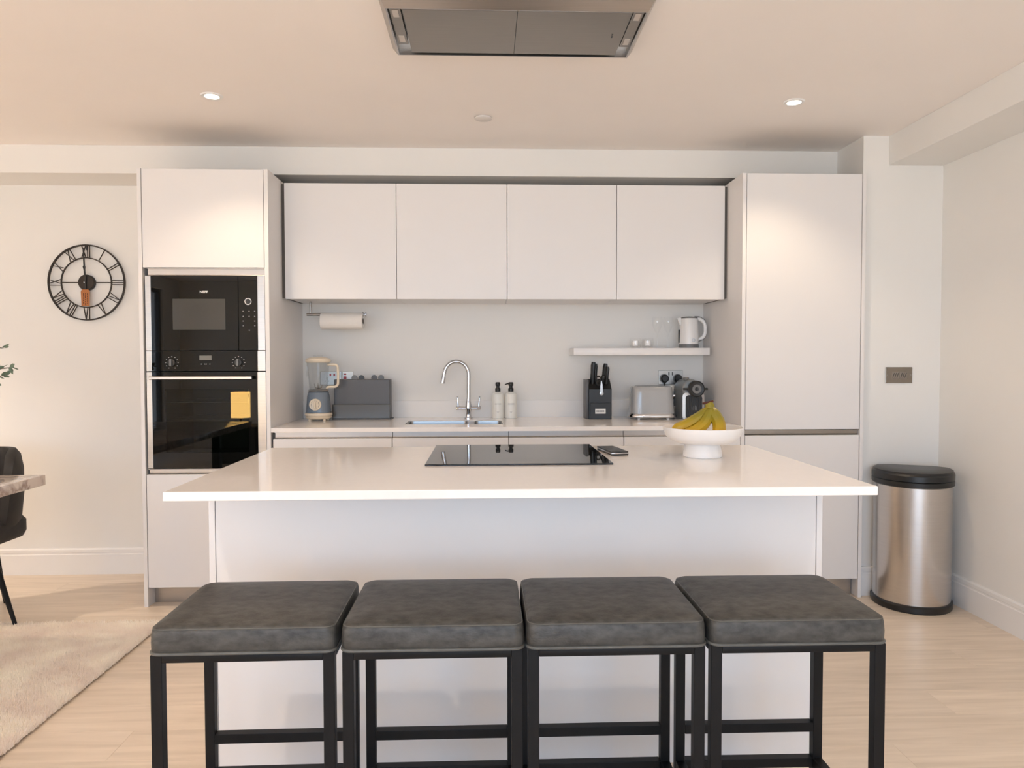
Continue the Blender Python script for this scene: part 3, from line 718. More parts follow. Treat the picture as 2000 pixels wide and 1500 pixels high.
for xs in (-0.312, 0.494):
    s = pbox('light_strip', 'hoodsteel', hd, xs, xs+0.036, 2.425, 2.70, hz+0.006, hz+0.014, bev=0.001)
    for ya in (2.44, 2.63): pbox('lens', 'hoodlens', s, xs+0.008, xs+0.028, ya, ya+0.05, hz+0.0045, hz+0.008, bev=0.0005)
bm = NB()
for k in range(3): box(bm, 0.447+k*0.001, 0.452+k*0.001, 2.585+k*0.012, 2.592+k*0.012, hz+0.0015, hz+0.0021)
obj('logo', bm, 'printdark', p2, smooth=False)

# ------------------------------------------------------------------ wall clock
ccx, ccz, ccy = -2.322, 1.718, YWL-0.022
ck = thing('wall_clock', 'round black iron skeleton wall clock with Roman numerals', 'clock', (ccx, YWL-0.02, ccz))
RO, RI = 0.2175, 0.1435
def flatring(r0, r1, y0, y1, seg=96):
    bm = NB(); lathe(bm, [(r0, y0), (r1, y0), (r1, y1), (r0, y1), (r0, y0)], (ccx, ccy, ccz), seg, 'Y', False, False)
    bmesh.ops.remove_doubles(bm, verts=bm.verts[:], dist=1e-6); return bm
obj('outer_ring', flatring(RO-0.0035, RO+0.0035, -0.004, 0.010), 'clock', ck)
obj('inner_ring', flatring(RI-0.003, RI+0.003, -0.003, 0.005), 'clock', ck)
def bar2(bm, p, q, w, y0, y1):
    p, q = Vector(p), Vector(q); d = (q-p).normalized(); n = Vector((-d.y, d.x))*w/2
    prism(bm, [tuple(p+n), tuple(q+n), tuple(q-n), tuple(p-n)], y0, y1, 'Y')
def numeral(s, clock_h):
    inward = clock_h not in (4, 5, 6, 7, 8)
    a = PI/2 - clock_h*PI/6; er = Vector((math.cos(a), math.sin(a))); cw = Vector((er.y, -er.x))
    up = er if inward else -er; rt = cw if inward else -cw
    c = Vector((ccx, ccz)) + er*(RO+RI)/2; H = (RO-RI)/2 - 0.002
    wd = {'I': 0.012, 'V': 0.030, 'X': 0.032}; tot = sum(wd[ch] for ch in s); x = -tot/2; bm = NB()
    P = lambda u, v: tuple(c + rt*u + up*v)
    for ch in s:
        w = wd[ch]
        if ch == 'I': bar2(bm, P(x+w/2, -H), P(x+w/2, H), 0.0042, ccy-0.002, ccy+0.003)
        elif ch == 'V':
            bar2(bm, P(x+w/2, -H), P(x+0.004, H), 0.0040, ccy-0.002, ccy+0.003); bar2(bm, P(x+w/2, -H), P(x+w-0.004, H), 0.0040, ccy-0.0021, ccy+0.0031)
        else:
            bar2(bm, P(x+0.004, -H), P(x+w-0.004, H), 0.0040, ccy-0.002, ccy+0.003); bar2(bm, P(x+w-0.004, -H), P(x+0.004, H), 0.0040, ccy-0.0021, ccy+0.0031)
        x += w
    obj('numeral', bm, 'clock', ck, smooth=False)
for hnum, s in enumerate(['I', 'II', 'III', 'IV', 'V', 'VI', 'VII', 'VIII', 'IX', 'X', 'XI', 'XII'], 1): numeral(s, hnum)
for s in (-1, 1):
    bm = NB(); bar2(bm, (ccx+s*0.03, ccz), (ccx+s*(RI-0.001), ccz), 0.005, ccy-0.001, ccy+0.003); obj('crossbar', bm, 'clock', ck, smooth=False)
bm = NB(); lathe(bm, [(0.0, -0.006), (0.043, -0.006), (0.046, -0.003), (0.046, 0.018)], (ccx, ccy, ccz), 48, 'Y'); obj('hub', bm, 'clock', ck)
bm = NB(); prism(bm, [(ccx-0.004, ccz-0.045), (ccx+0.004, ccz-0.045), (ccx+0.0035, ccz+0.02), (ccx-0.004, ccz+0.200), (ccx-0.012, ccz+0.200), (ccx-0.0065, ccz+0.02)], ccy-0.013, ccy-0.011, 'Y'); obj('minute_hand', bm, 'black', ck, smooth=False)
bm = NB(); prism(bm, [(ccx-0.006, ccz-0.03), (ccx+0.003, ccz-0.03), (ccx-0.001, ccz+0.07), (ccx+0.001, ccz+0.09), (ccx-0.004, ccz+0.10), (ccx-0.004, ccz+0.145), (ccx-0.009, ccz+0.145), (ccx-0.009, ccz+0.10), (ccx-0.015, ccz+0.09), (ccx-0.009, ccz+0.07)], ccy-0.010, ccy-0.008, 'Y'); obj('hour_hand', bm, 'black', ck, smooth=False)
bm = NB(); lathe(bm, [(0.0, -0.003), (0.003, -0.002), (0.0035, 0.0)], (ccx-0.006, ccy-0.013, ccz), 16, 'Y'); obj('centre_pin', bm, 'chrome', ck)
bm = NB(); box(bm, ccx+0.004, ccx+0.012, ccy-0.007, ccy-0.003, ccz+0.186, ccz+0.214, bev=0.001); obj('hanging_tab', bm, 'black', ck)
bm = NB(); prism(bm, [(ccx-0.022, ccz-0.137), (ccx+0.024, ccz-0.137), (ccx+0.026, ccz-0.055), (ccx+0.019, ccz-0.042), (ccx-0.018, ccz-0.042), (ccx-0.025, ccz-0.055)], ccy-0.016, ccy-0.0145, 'Y')
tg = tag(obj('swing_tag', bm, 'tag', smooth=False), 'orange-brown card tag hanging from the clock hub', 'tag')
bm = NB()
random.seed(3)
for xx in (-0.010, 0.001, 0.013):
    z = -0.064
    while z > -0.125:
        L = random.uniform(0.005, 0.013); box(bm, ccx+xx-0.0022, ccx+xx+0.0022, ccy-0.0163, ccy-0.0159, ccz+z-L, ccz+z); z -= L+0.004
obj('print', bm, 'bananatip', tg, smooth=False)

# ------------------------------------------------------------------ sockets and switches
def plate(name, label, cat, x0, x1, z0, z1, y, m='steel', group=None):
    t = thing(name, label, cat, ((x0+x1)/2, y, (z0+z1)/2), group)
    pbox('plate', m, t, x0, x1, y-0.005, y, z0, z1, bev=0.002)
    return t
yk = YW
t = plate('double_socket', 'brushed steel double socket with two black plugs above the toaster', 'socket', 1.060, 1.208, 1.111, 1.198, yk, 'platesteel')
pbox('rocker_switch', 'printdark', t, 1.120, 1.126, yk-0.008, yk-0.004, 1.166, 1.186); pbox('rocker_switch', 'printdark', t, 1.142, 1.148, yk-0.008, yk-0.004, 1.166, 1.186)
for i, px in enumerate((1.092, 1.174)):
    pl = thing('plug', ['black mains plug in the left half of the socket above the toaster', 'black mains plug in the right half of the socket, behind the coffee machine'][i], 'plug', (px, yk-0.02, 1.150), 'mains plugs')
    bm = NB(); lathe(bm, [(0.0, -0.042), (0.018, -0.042), (0.025, -0.034), (0.0255, -0.005)], (px, yk, 1.148), 28, 'Y')
    obj('plug_body', bm, 'black', pl)
    bm = NB(); tube(bm, smooth_path([(px, yk-0.026, 1.132), (px+0.002, yk-0.022, 1.10), (px+0.004, yk-0.018, 1.03), (px+0.004, yk-0.019, 0.98), (px+0.004, yk-0.019, 0.94), (px+0.004, yk-0.020, ZW+0.005)], 5), [0.009]*3+[0.0038]*23, 8)
    obj('cable', bm, 'black', pl)
t = plate('double_socket', 'brushed steel double socket with red switches seen behind the blender handle', 'socket', -0.996, -0.868, 1.113, 1.195, yk, 'platesteel')
for xx in (-0.934, -0.911): pbox('rocker_switch', 'red', t, xx-0.005, xx+0.005, yk-0.008, yk-0.004, 1.168, 1.181)
bm = NB()
for cx_ in (-0.955, -0.893):
    for dx, dz, w, h_ in ((0, 0.012, 0.004, 0.008), (-0.011, -0.006, 0.007, 0.004), (0.011, -0.006, 0.007, 0.004)):
        box(bm, cx_+dx-w/2, cx_+dx+w/2, yk-0.0056, yk-0.004, 1.143+dz-h_/2, 1.143+dz+h_/2)
obj('pin_holes', bm, 'printdark', t, smooth=False)
t = plate('cooker_switch', 'brushed steel switch plate with one large red rocker above the chopping boards', 'switch', -0.863, -0.797, 1.113, 1.196, yk, 'platesteel')
pbox('rocker_switch', 'red', t, -0.856, -0.838, yk-0.009, yk-0.004, 1.146, 1.166); pbox('indicator', 'red', t, -0.855, -0.839, yk-0.007, yk-0.004, 1.174, 1.183)
t = plate('shuttered_socket', 'brushed nickel double wall socket on the corner wall above the bin', 'socket', 2.123, 2.269, 1.135, 1.220, YP, 'switchplate')
for cx_ in (2.177, 2.220):
    bm = NB(); box(bm, cx_-0.019, cx_+0.019, YP-0.0056, YP-0.004, 1.158, 1.196, bev=0.0005, seg=1); f_ = obj('inset', bm, 'steel_dark', t)
    bm = NB()
    for k in range(3): box(bm, cx_-0.013+k*0.011, cx_-0.009+k*0.011, YP-0.0062, YP-0.005, 1.163, 1.190, rot=Matrix.Rotation(0.35, 3, 'Y'))
    obj('slot', bm, 'printdark', f_, smooth=False)
for xx in (2.133, 2.259):
    bm = NB(); lathe(bm, [(0.0, -0.0066), (0.003, -0.0062), (0.0035, -0.004)], (xx, YP, 1.1775), 14, 'Y'); obj('screw', bm, 'steel', t)

# ------------------------------------------------------------------ paper towel holder
hy, hzc = 4.25, 1.527
ph = thing('paper_towel_holder', 'steel paper towel holder hanging under the leftmost wall cabinet', 'holder', (-0.99, hy, 1.593))
bm = NB(); tube(bm, [(-1.005, hy, 1.600), (-1.005, hy, hzc)], 0.0065, 14); obj('hanger', bm, 'steel_dark', ph)
bm = NB(); tube(bm, [(-1.028, hy, hzc), (-0.70, hy, hzc)], 0.0085, 16); obj('rod', bm, 'steel_dark', ph)
bm = NB(); lathe(bm, [(0.0, 0), (0.0135, 0), (0.0135, 0.006), (0.007, 0.010), (0.007, 0.014), (0.0135, 0.018), (0.0135, 0.022), (0, 0.022)], (-0.709, hy, hzc), 20, 'X'); obj('end_cap', bm, 'chrome', ph)
bm = NB(); rz = 1.4885
prof = [(0.019, -0.120), (0.046, -0.120), (0.0475, -0.118), (0.0475, 0.118), (0.046, 0.120), (0.019, 0.120), (0.019, -0.120)]
lathe(bm, prof, (-0.826, hy, rz), 48, 'X', False, False); bmesh.ops.remove_doubles(bm, verts=bm.verts[:], dist=1e-6)
pr = thing('paper_towel_roll', 'white paper towel roll on the holder below the wall cabinets', 'paper towel', (-0.826, hy, rz))
obj('paper', bm, 'paper', pr)
bm = NB(); lathe(bm, [(0.0172, -0.1202), (0.0189, -0.1202), (0.0189, 0.1202), (0.0172, 0.1202), (0.0172, -0.1202)], (-0.826, hy, rz), 32, 'X', False, False); bmesh.ops.remove_doubles(bm, verts=bm.verts[:], dist=1e-6)
obj('cardboard_core', bm, 'boardbrown', pr)

# ------------------------------------------------------------------ blender
ex, ey = -0.958, 4.215
bl = thing('blender', 'retro blue-grey and cream blender with clear jug in the worktop corner', 'blender', (ex, ey, ZW))
for a in (45, 135, 225, 315):
    bm = NB(); lathe(bm, [(0.008, 0.0), (0.009, 0.010), (0.006, 0.013)], (ex+0.058*math.cos(math.radians(a)), ey+0.058*math.sin(math.radians(a)), ZW), 12); obj('foot', bm, 'cream', bl)
bm = NB(); lathe(bm, [(0.045, 0.010), (0.062, 0.013), (0.073, 0.020), (0.075, 0.024), (0.071, 0.027), (0.072, 0.030), (0.077, 0.034), (0.077, 0.042), (0.073, 0.047)], (ex, ey, ZW), 48); obj('base', bm, 'cream', bl)
bm = NB(); lathe(bm, [(0.0735, 0.046), (0.0745, 0.049), (0.070, 0.052)], (ex, ey, ZW), 48, cap0=False, cap1=False); obj('trim_band', bm, 'chrome', bl)
bm = NB(); rloft(bm, [(ex, ey, 0.136, 0.136, 0.055, ZW+0.048), (ex, ey, 0.132, 0.132, 0.052, ZW+0.07), (ex, ey, 0.120, 0.120, 0.05, ZW+0.145), (ex, ey, 0.112, 0.112, 0.05, ZW+0.163), (ex, ey, 0.10, 0.10, 0.048, ZW+0.168)], 8); bo = obj('body', bm, 'bluegrey', bl)
bm = NB(); lathe(bm, [(0.0, -0.0085), (0.026, -0.0085), (0.031, -0.010), (0.034, -0.007), (0.034, 0.0)], (ex-0.004, ey-0.062, ZW+0.096), 40, 'Y'); dl = obj('dial', bm, 'cream', bo)
bm = NB(); tube(bm, [(ex-0.004, ey-0.078, ZW+0.078), (ex-0.004, ey-0.078, ZW+0.114)], [0.008, 0.003], 12); obj('pointer', bm, 'cream', dl)
bm = NB()
for k in range(12):
    a = 2*PI*k/12; px, pz = ex-0.004+0.022*math.cos(a), ZW+0.096+0.022*math.sin(a); box(bm, px-0.0012, px+0.0012, ey-0.0712, ey-0.070, pz-0.003, pz+0.003)
obj('marks', bm, 'boardbrown', dl, smooth=False)['kind'] = 'stuff'
bm = NB(); lathe(bm, [(0.050, 0.166), (0.056, 0.170), (0.056, 0.176), (0.050, 0.180)], (ex, ey, ZW), 40); obj('collar', bm, 'greyplastic', bl)
bm = NB(); lathe(bm, [(0.050, 0.181), (0.052, 0.20), (0.062, 0.335), (0.060, 0.335), (0.050, 0.20), (0.048, 0.183)], (ex, ey, ZW), 48, cap0=False, cap1=False)
jg = obj('jug', bm, 'jug', bl)
bm = NB()
for a in (20, 110, 200, 290):
    a = math.radians(a); tube(bm, [(ex, ey, ZW+0.186), (ex+0.018*math.cos(a), ey+0.018*math.sin(a), ZW+0.190), (ex+0.022*math.cos(a), ey+0.022*math.sin(a), ZW+0.215)], [0.004, 0.003, 0.001], 6)
obj('blade', bm, 'steel_dark', jg)
bm = NB(); lathe(bm, [(0.063, 0.333), (0.070, 0.338), (0.072, 0.346), (0.068, 0.356), (0.045, 0.364), (0.020, 0.367), (0.0, 0.367)], (ex, ey, ZW), 48); ld = obj('lid', bm, 'cream', bl)
bm = NB(); lathe(bm, [(0.026, 0.364), (0.028, 0.372), (0.026, 0.376), (0.0, 0.376)], (ex, ey, ZW), 32); obj('lid_cap', bm, 'jug', ld)
bm = NB(); tube(bm, smooth_path([(ex+0.052, ey, ZW+0.322), (ex+0.095, ey, ZW+0.321), (ex+0.108, ey, ZW+0.313), (ex+0.112, ey, ZW+0.295), (ex+0.112, ey, ZW+0.225), (ex+0.108, ey, ZW+0.205), (ex+0.093, ey, ZW+0.195), (ex+0.056, ey, ZW+0.194), (ex+0.046, ey, ZW+0.184)], 5), 0.0072, 12); obj('handle', bm, 'cream', bl)
bm = NB(); box(bm, ex-0.068, ex-0.060, ey-0.010, ey+0.010, ZW+0.255, ZW+0.340, bev=0.003); obj('spout', bm, 'jug', bl)

# ------------------------------------------------------------------ chopping board set
cb = thing('chopping_board_case', 'dark grey upright case of chopping boards right of the blender', 'chopping board set', (-0.725, 4.32, ZW))
cx0, cx1 = -0.890, -0.560
pbox('foot', 'boardgrey', cb, cx0-0.006, cx1+0.010, 4.272, 4.385, ZW, ZW+0.007, bev=0.002)
pbox('front_pocket', 'boardbrown', cb, cx0-0.004, cx1, 4.276, 4.288, ZW+0.007, 1.004, bev=0.002, label='glossier brown-grey lower front')
pbox('case', 'boardgrey', cb, cx0+0.005, cx1, 4.288, 4.372, ZW+0.007, 1.150, bev=0.004)
for i, (xx, m_) in enumerate(((-0.768, 'boardbrown'), (-0.730, 'black'), (-0.658, 'boardgrey'), (-0.620, 'greyplastic'))):
    tb = NB(); yy = 4.300+0.017*i
    box(tb, xx-0.10, xx+0.03, yy, yy+0.006, 0.95, 1.146, bev=0.002) if False else box(tb, -0.878, -0.568, yy, yy+0.006, 0.95, 1.145, bev=0.002)
    lathe(tb, [(0.0, 0.0), (0.0165, 0.0), (0.0175, 0.001), (0.0175, 0.006), (0, 0.006)], (xx, yy, 1.158), 24, 'Y')
    b_ = obj('board_tab', tb, m_, cb, label=['brown-grey board tab', 'black board tab', 'dark grey board tab', 'mid grey board tab'][i])

# ------------------------------------------------------------------ soap bottles
def bottle(cx, lab, nozzle):
    cy = 4.33
    t = thing('soap_bottle', lab, 'soap bottle', (cx, cy, ZW), 'pump bottles by the tap')
    bm = NB(); lathe(bm, [(0.031, 0.0), (0.0345, 0.003), (0.0345, 0.135), (0.032, 0.146), (0.024, 0.153), (0.016, 0.155), (0.015, 0.160)], (cx, cy, ZW), 36); b = obj('bottle', bm, 'soapbottle', t)
    bm = NB()
    for zz, w in ((0.088, 0.018),): 
        x = cx-w
        for L in (0.006, 0.005, 0.007, 0.006, 0.005): box(bm, x, x+L, cy-0.0352, cy-0.032, ZW+zz-0.0016, ZW+zz+0.0016); x += L+0.0018
    box(bm, cx-0.008, cx+0.007, cy-0.0352, cy-0.033, ZW+0.042, ZW+0.0435); box(bm, cx-0.006, cx+0.005, cy-0.0352, cy-0.033, ZW+0.036, ZW+0.0373)
    obj('print', bm, 'printgrey', b, smooth=False)
    bm = NB(); lathe(bm, [(0.0155, 0.158), (0.0160, 0.160), (0.0160, 0.178), (0.0150, 0.180), (0.010, 0.182), (0.010, 0.192), (0.0145, 0.195), (0.0145, 0.211), (0.012, 0.215), (0.0, 0.216)], (cx, cy, ZW), 24); p = obj('pump', bm, 'black', t)
    bm = NB()
    if nozzle == 'left': tube(bm, [(cx, cy, ZW+0.207), (cx-0.022, cy-0.006, ZW+0.206), (cx-0.036, cy-0.010, ZW+0.201)], [0.005, 0.004, 0.0028], 10)
    else: tube(bm, [(cx, cy, ZW+0.207), (cx-0.002, cy-0.024, ZW+0.206), (cx-0.002, cy-0.036, ZW+0.201)], [0.005, 0.004, 0.0035], 10)
    obj('nozzle', bm, 'black', p)
bottle(0.073, 'white soap bottle with a black pump, nearer the tap', 'front')
bottle(0.1505, 'white soap bottle with a black pump, the one farther right of the tap', 'left')

# ------------------------------------------------------------------ knife block and knives
kbt = thing('knife_block', 'black knife block with small silver plate under the shelf', 'knife block', (0.655, 4.26, ZW))
prof = [(4.215, ZW), (4.335, ZW), (4.335, 1.150), (4.315, 1.155), (4.235, 1.105), (4.218, 1.02)]
bm = NB()
prism(bm, [(4.222, ZW), (4.340, ZW), (4.340, 1.148), (4.300, 1.148), (4.222, 1.090)], 0.602, 0.735, 'X')
obj('body', bm, 'black', kbt, smooth=False)
bm = NB(); box(bm, 0.586, 0.6015, 4.232, 4.350, ZW, 1.146, bev=0.002); obj('side_plate', bm, 'boardgrey', kbt)
fp = pbox('front_panel', 'black', kbt, 0.609, 0.733, 4.212, 4.2215, ZW+0.001, 1.012, bev=0.002)
pbox('name_plate', 'print', fp, 0.637, 0.698, 4.2108, 4.2125, 0.949, 0.978, bev=0.0005, label='small silver plate')
bm = NB()
for k, L in enumerate((0.006, 0.007, 0.006, 0.007, 0.006)): box(bm, 0.644+k*0.0098, 0.644+k*0.0098+L, 4.2104, 4.211, 0.958, 0.969)
obj('print', bm, 'printgrey', fp, smooth=False)
def knife(bx_, by_, tx_, tz_, top_y, label, w=0.017):
    t = thing('knife', label, 'knife', (bx_, by_, 1.135), 'knives in the block')
    a, b = Vector((bx_, by_, 1.120)), Vector((tx_, top_y, tz_))
    d = (b-a); P = [a, a+d*0.10, a+d*0.5, a+d*0.85, b]
    bm = NB(); tube(bm, P, [w*0.58, w*0.62, w*0.54, w*0.62, w*0.46], 10, sx=0.92); obj('handle', bm, 'black', t)
    bm = NB(); c = a+d*0.02; box(bm, c.x-0.0085, c.x+0.0085, c.y-0.004, c.y+0.004, c.z-0.004, c.z+0.006, bev=0.001); obj('bolster', bm, 'black', t)
knife(0.628, 4.275, 0.634, 1.249, 4.262, 'black-handled knife, tallest and leftmost in the knife block', 0.027)
knife(0.648, 4.292, 0.650, 1.240, 4.285, 'black-handled knife just right of the tallest in the knife block', 0.022)
knife(0.694, 4.290, 0.709, 1.240, 4.280, 'black-handled knife at the rear right of the knife block', 0.026)
knife(0.708, 4.262, 0.716, 1.222, 4.250, 'black-handled knife at the front right of the knife block', 0.022)
knife(0.684, 4.262, 0.692, 1.170, 4.250, 'short black-handled knife low at the right of the knife block', 0.024)
sc_ = thing('scissors', 'black-handled steel kitchen scissors in the front slot of the knife block', 'scissors', (0.668, 4.24, 1.11))
bm = NB()
P = [Vector((0.661+0.014*math.cos(2*PI*k/20), 4.246, 1.152+0.014*math.sin(2*PI*k/20))) for k in range(22)]; tube(bm, P, 0.0045, 8, caps=False)
P = [Vector((0.661+0.012*math.cos(2*PI*k/20), 4.238, 1.125+0.012*math.sin(2*PI*k/20))) for k in range(22)]; tube(bm, P, 0.0045, 8, caps=False)
obj('handle_loops', bm, 'black', sc_)
bm = NB(); prism(bm, [(0.667, 1.075), (0.683, 1.075), (0.681, 1.115), (0.676, 1.140), (0.672, 1.140), (0.668, 1.11)], 4.219, 4.2215, 'Y'); obj('blade', bm, 'steel', sc_)
bm = NB(); lathe(bm, [(0.0, -0.002), (0.011, -0.001), (0.012, 0.002), (0.012, 0.004)], (0.675, 4.219, 1.066), 24, 'Y'); obj('rounded_end', bm, 'steel', sc_)

# ------------------------------------------------------------------ toaster
tcx, tcy = 0.974, 4.245
to = thing('toaster', 'grey glossy toaster with chrome base under the floating shelf', 'toaster', (tcx, tcy, ZW))
for dx in (-0.085, 0.085):
    for dy in (-0.05, 0.05):
        bm = NB(); lathe(bm, [(0.008, 0), (0.009, 0.012)], (tcx+dx, tcy+dy, ZW), 14); obj('foot', bm, 'white', to)
bm = NB(); rloft(bm, [(tcx, tcy, 0.258, 0.160, 0.05, ZW+0.010), (tcx, tcy, 0.276, 0.172, 0.055, ZW+0.016), (tcx, tcy, 0.274, 0.172, 0.055, ZW+0.026), (tcx, tcy, 0.262, 0.164, 0.052, ZW+0.034)], 8); obj('chrome_base', bm, 'chrome', to)
bm = NB(); rloft(bm, [(tcx, tcy, 0.258, 0.160, 0.052, ZW+0.034), (tcx-0.001, tcy, 0.256, 0.158, 0.052, ZW+0.06), (tcx-0.003, tcy, 0.240, 0.146, 0.048, ZW+0.16), (tcx-0.003, tcy, 0.234, 0.140, 0.045, ZW+0.183), (tcx-0.003, tcy, 0.226, 0.132, 0.042, ZW+0.190), (tcx-0.003, tcy, 0.205, 0.112, 0.035, ZW+0.193)], 10); tb = obj('body', bm, 'toaster', to, ang=50)
for dy in (-0.025, 0.025): pbox('slot', 'printdark', tb, tcx-0.09, tcx+0.075, tcy+dy-0.012, tcy+dy+0.012, ZW+0.190, ZW+0.1935, bev=0.0)
pbox('lever', 'chrome', to, tcx+0.110, tcx+0.140, tcy-0.014, tcy+0.014, ZW+0.13, ZW+0.142, bev=0.003)
bm = NB(); lathe(bm, [(0.0, 0.0), (0.012, 0.0), (0.013, -0.012), (0, -0.012)], (tcx+0.140, tcy, ZW+0.07), 18, 'X'); obj('dial', bm, 'chrome', to)

# ------------------------------------------------------------------ white jug behind
bm = NB(); lathe(bm, [(0.0, 0.0), (0.022, 0.0), (0.024, 0.004), (0.036, 0.185), (0.037, 0.19), (0.034, 0.19), (0.022, 0.008), (0.0, 0.008)], (1.108, 4.368, ZW), 32)
wj = thing('milk_frother', 'pale cup-shaped appliance half hidden between the toaster and the coffee machine', 'frother', (1.105, 4.37, ZW))
obj('cup', bm, 'soapbottle', wj)
bm = NB(); tube(bm, smooth_path([(1.134, 4.345, 1.035), (1.115, 4.336, 1.015), (1.09, 4.338, 1.005)], 5), 0.003, 8); obj('band', bm, 'black', wj)

# ------------------------------------------------------------------ coffee machine
cf = thing('coffee_machine', 'compact grey and black capsule coffee machine at the right end of the worktop', 'coffee machine', (1.195, 4.22, ZW))
kx0, kx1 = 1.135, 1.262
bm = NB(); rloft(bm, [((kx0+kx1)/2, 4.285, kx1-kx0, 0.225, 0.02, ZW), ((kx0+kx1)/2, 4.285, kx1-kx0, 0.225, 0.02, ZW+0.155), ((kx0+kx1)/2, 4.29, kx1-kx0-0.006, 0.215, 0.02, ZW+0.165)], 6); body = obj('body', bm, 'coffeegrey', cf)
bm = NB()
o1 = rrect((kx0+kx1)/2, ZW+0.078, kx1-kx0, 0.156, 0.022, 6); o2 = rrect((kx0+kx1)/2+0.002, ZW+0.075, kx1-kx0-0.030, 0.134, 0.018, 6)
rings(bm, [[Vector((u, 4.172, v)) for u, v in o1], [Vector((u, 4.158, v)) for u, v in o1], [Vector((u, 4.156, v)) for u, v in o2], [Vector((u, 4.166, v)) for u, v in o2]], True, False, False)
obj('front_arch', bm, 'handle_steel', cf, label='silver-grey front frame')
bm = NB(); prism(bm, o2, 4.163, 4.171, 'Y'); fpn = obj('drip_panel', bm, 'black', cf)
bm = NB()
for k in range(7): box(bm, kx0+0.026+k*0.0135, kx0+0.029+k*0.0135, 4.1605, 4.1632, ZW+0.02, ZW+0.135)
obj('rib', bm, 'black', fpn, smooth=False)
bm = NB()
for k, h_ in enumerate((0.018, 0.024, 0.028, 0.022)): box(bm, kx0+0.055+k*0.009, kx0+0.057+k*0.009, 4.1595, 4.1606, ZW+0.055, ZW+0.055+h_)
obj('logo', bm, 'printgrey', fpn, smooth=False)
bm = NB(); lathe(bm, [(0.0, 0.0), (0.046, 0.0), (0.053, 0.006), (0.056, 0.03), (0.056, 0.17), (0.050, 0.19), (0.0, 0.192)], (1.190, 4.165, ZW+0.178), 40, 'Y')
hdm = obj('head', bm, 'coffeegrey', cf)
hcx = 1.212
bm = NB(); lathe(bm, [(0.0, -0.008), (0.020, -0.010), (0.040, -0.012), (0.0475, -0.006), (0.048, 0.030), (0, 0.03)], (hcx, 4.150, ZW+0.178), 40, 'Y'); fc = obj('face', bm, 'black', cf)
bm = NB(); lathe(bm, [(0.012, -0.0135), (0.026, -0.0135), (0.026, -0.010), (0.012, -0.010)], (hcx, 4.150, ZW+0.178), 32, 'Y', False, False); obj('inner_ring', bm, 'greyplastic', fc)
bm = NB(); tube(bm, [(hcx-0.074, 4.158, ZW+0.178), (hcx-0.068, 4.155, ZW+0.178), (hcx+0.060, 4.155, ZW+0.178), (hcx+0.067, 4.158, ZW+0.178)], [0.006, 0.0062, 0.0062, 0.006], 12); obj('lever', bm, 'black', cf)
bm = NB(); lathe(bm, [(0.016, 0.0), (0.017, 0.012), (0.014, 0.016), (0.0, 0.016)], (1.172, 4.22, ZW+0.228), 20); obj('top_button', bm, 'greyplastic', cf)

# ------------------------------------------------------------------ floating shelf and its things
ZS = 1.331
sx0, sx1 = 0.512, 1.310
bm = NB(); box(bm, sx0, sx1, 4.215, YW-0.001, 1.290, ZS, bev=0.0012)
tag(obj('floating_shelf', bm, 'door'), 'thin white floating shelf below the right wall cabinet', 'shelf')
# kettle
kx, ky = 1.2085, 4.30
kt = thing('kettle', 'white electric kettle with grey base at the right end of the shelf', 'kettle', (kx, ky, ZS))
bm = NB(); lathe(bm, [(0.0, 0.0), (0.057, 0.0), (0.059, 0.002), (0.059, 0.010), (0.0575, 0.024)], (kx, ky, ZS), 44); obj('base', bm, 'greyplastic', kt)
bm = NB(); lathe(bm, [(0.0578, 0.024), (0.0575, 0.030), (0.0545, 0.12), (0.0515, 0.170), (0.050, 0.176)], (kx, ky, ZS), 44); bb = obj('body', bm, 'kettle', kt)
bm = NB(); lathe(bm, [(0.0508, 0.175), (0.0515, 0.179), (0.048, 0.183), (0.02, 0.186), (0.0, 0.186)], (kx, ky, ZS), 44); obj('lid', bm, 'greyplastic', kt)
bm = NB(); prism(bm, [(kx-0.046, ZS+0.182), (kx-0.070, ZS+0.176), (kx-0.064, ZS+0.160), (kx-0.054, ZS+0.135), (kx-0.046, ZS+0.135)], ky-0.012, ky+0.012, 'Y'); obj('spout', bm, 'kettle', kt)
bm = NB(); tube(bm, smooth_path([(kx+0.030, ky-0.004, ZS+0.176), (kx+0.062, ky-0.006, ZS+0.172), (kx+0.086, ky-0.008, ZS+0.155), (kx+0.096, ky-0.008, ZS+0.125), (kx+0.094, ky-0.008, ZS+0.085), (kx+0.080, ky-0.006, ZS+0.062), (kx+0.052, ky-0.004, ZS+0.050)], 5), [0.009]*5+[0.0105]*22+[0.009]*4, 12, sx=0.8); h_ = obj('handle', bm, 'kettle', kt)
bm = NB(); tube(bm, smooth_path([(kx+0.035, ky+0.003, ZS+0.184), (kx+0.066, ky+0.003, ZS+0.181), (kx+0.093, ky+0.003, ZS+0.163), (kx+0.105, ky+0.003, ZS+0.128), (kx+0.104, ky+0.003, ZS+0.083), (kx+0.086, ky+0.003, ZS+0.056), (kx+0.056, ky+0.003, ZS+0.042)], 5), 0.0058, 10); obj('handle_trim', bm, 'greyplastic', kt)
bm = NB(); lathe(bm, [(0.0075, -0.0015), (0.0105, -0.0015), (0.0105, 0.002), (0.0075, 0.002)], (kx+0.014, ky-0.056, ZS+0.046), 24, 'Y', False, False); obj('button_ring', bm, 'chrome', kt)
pbox('gauge', 'black', kt, kx-0.0615, kx-0.053, ky-0.008, ky+0.008, ZS+0.03, ZS+0.11, bev=0.003)
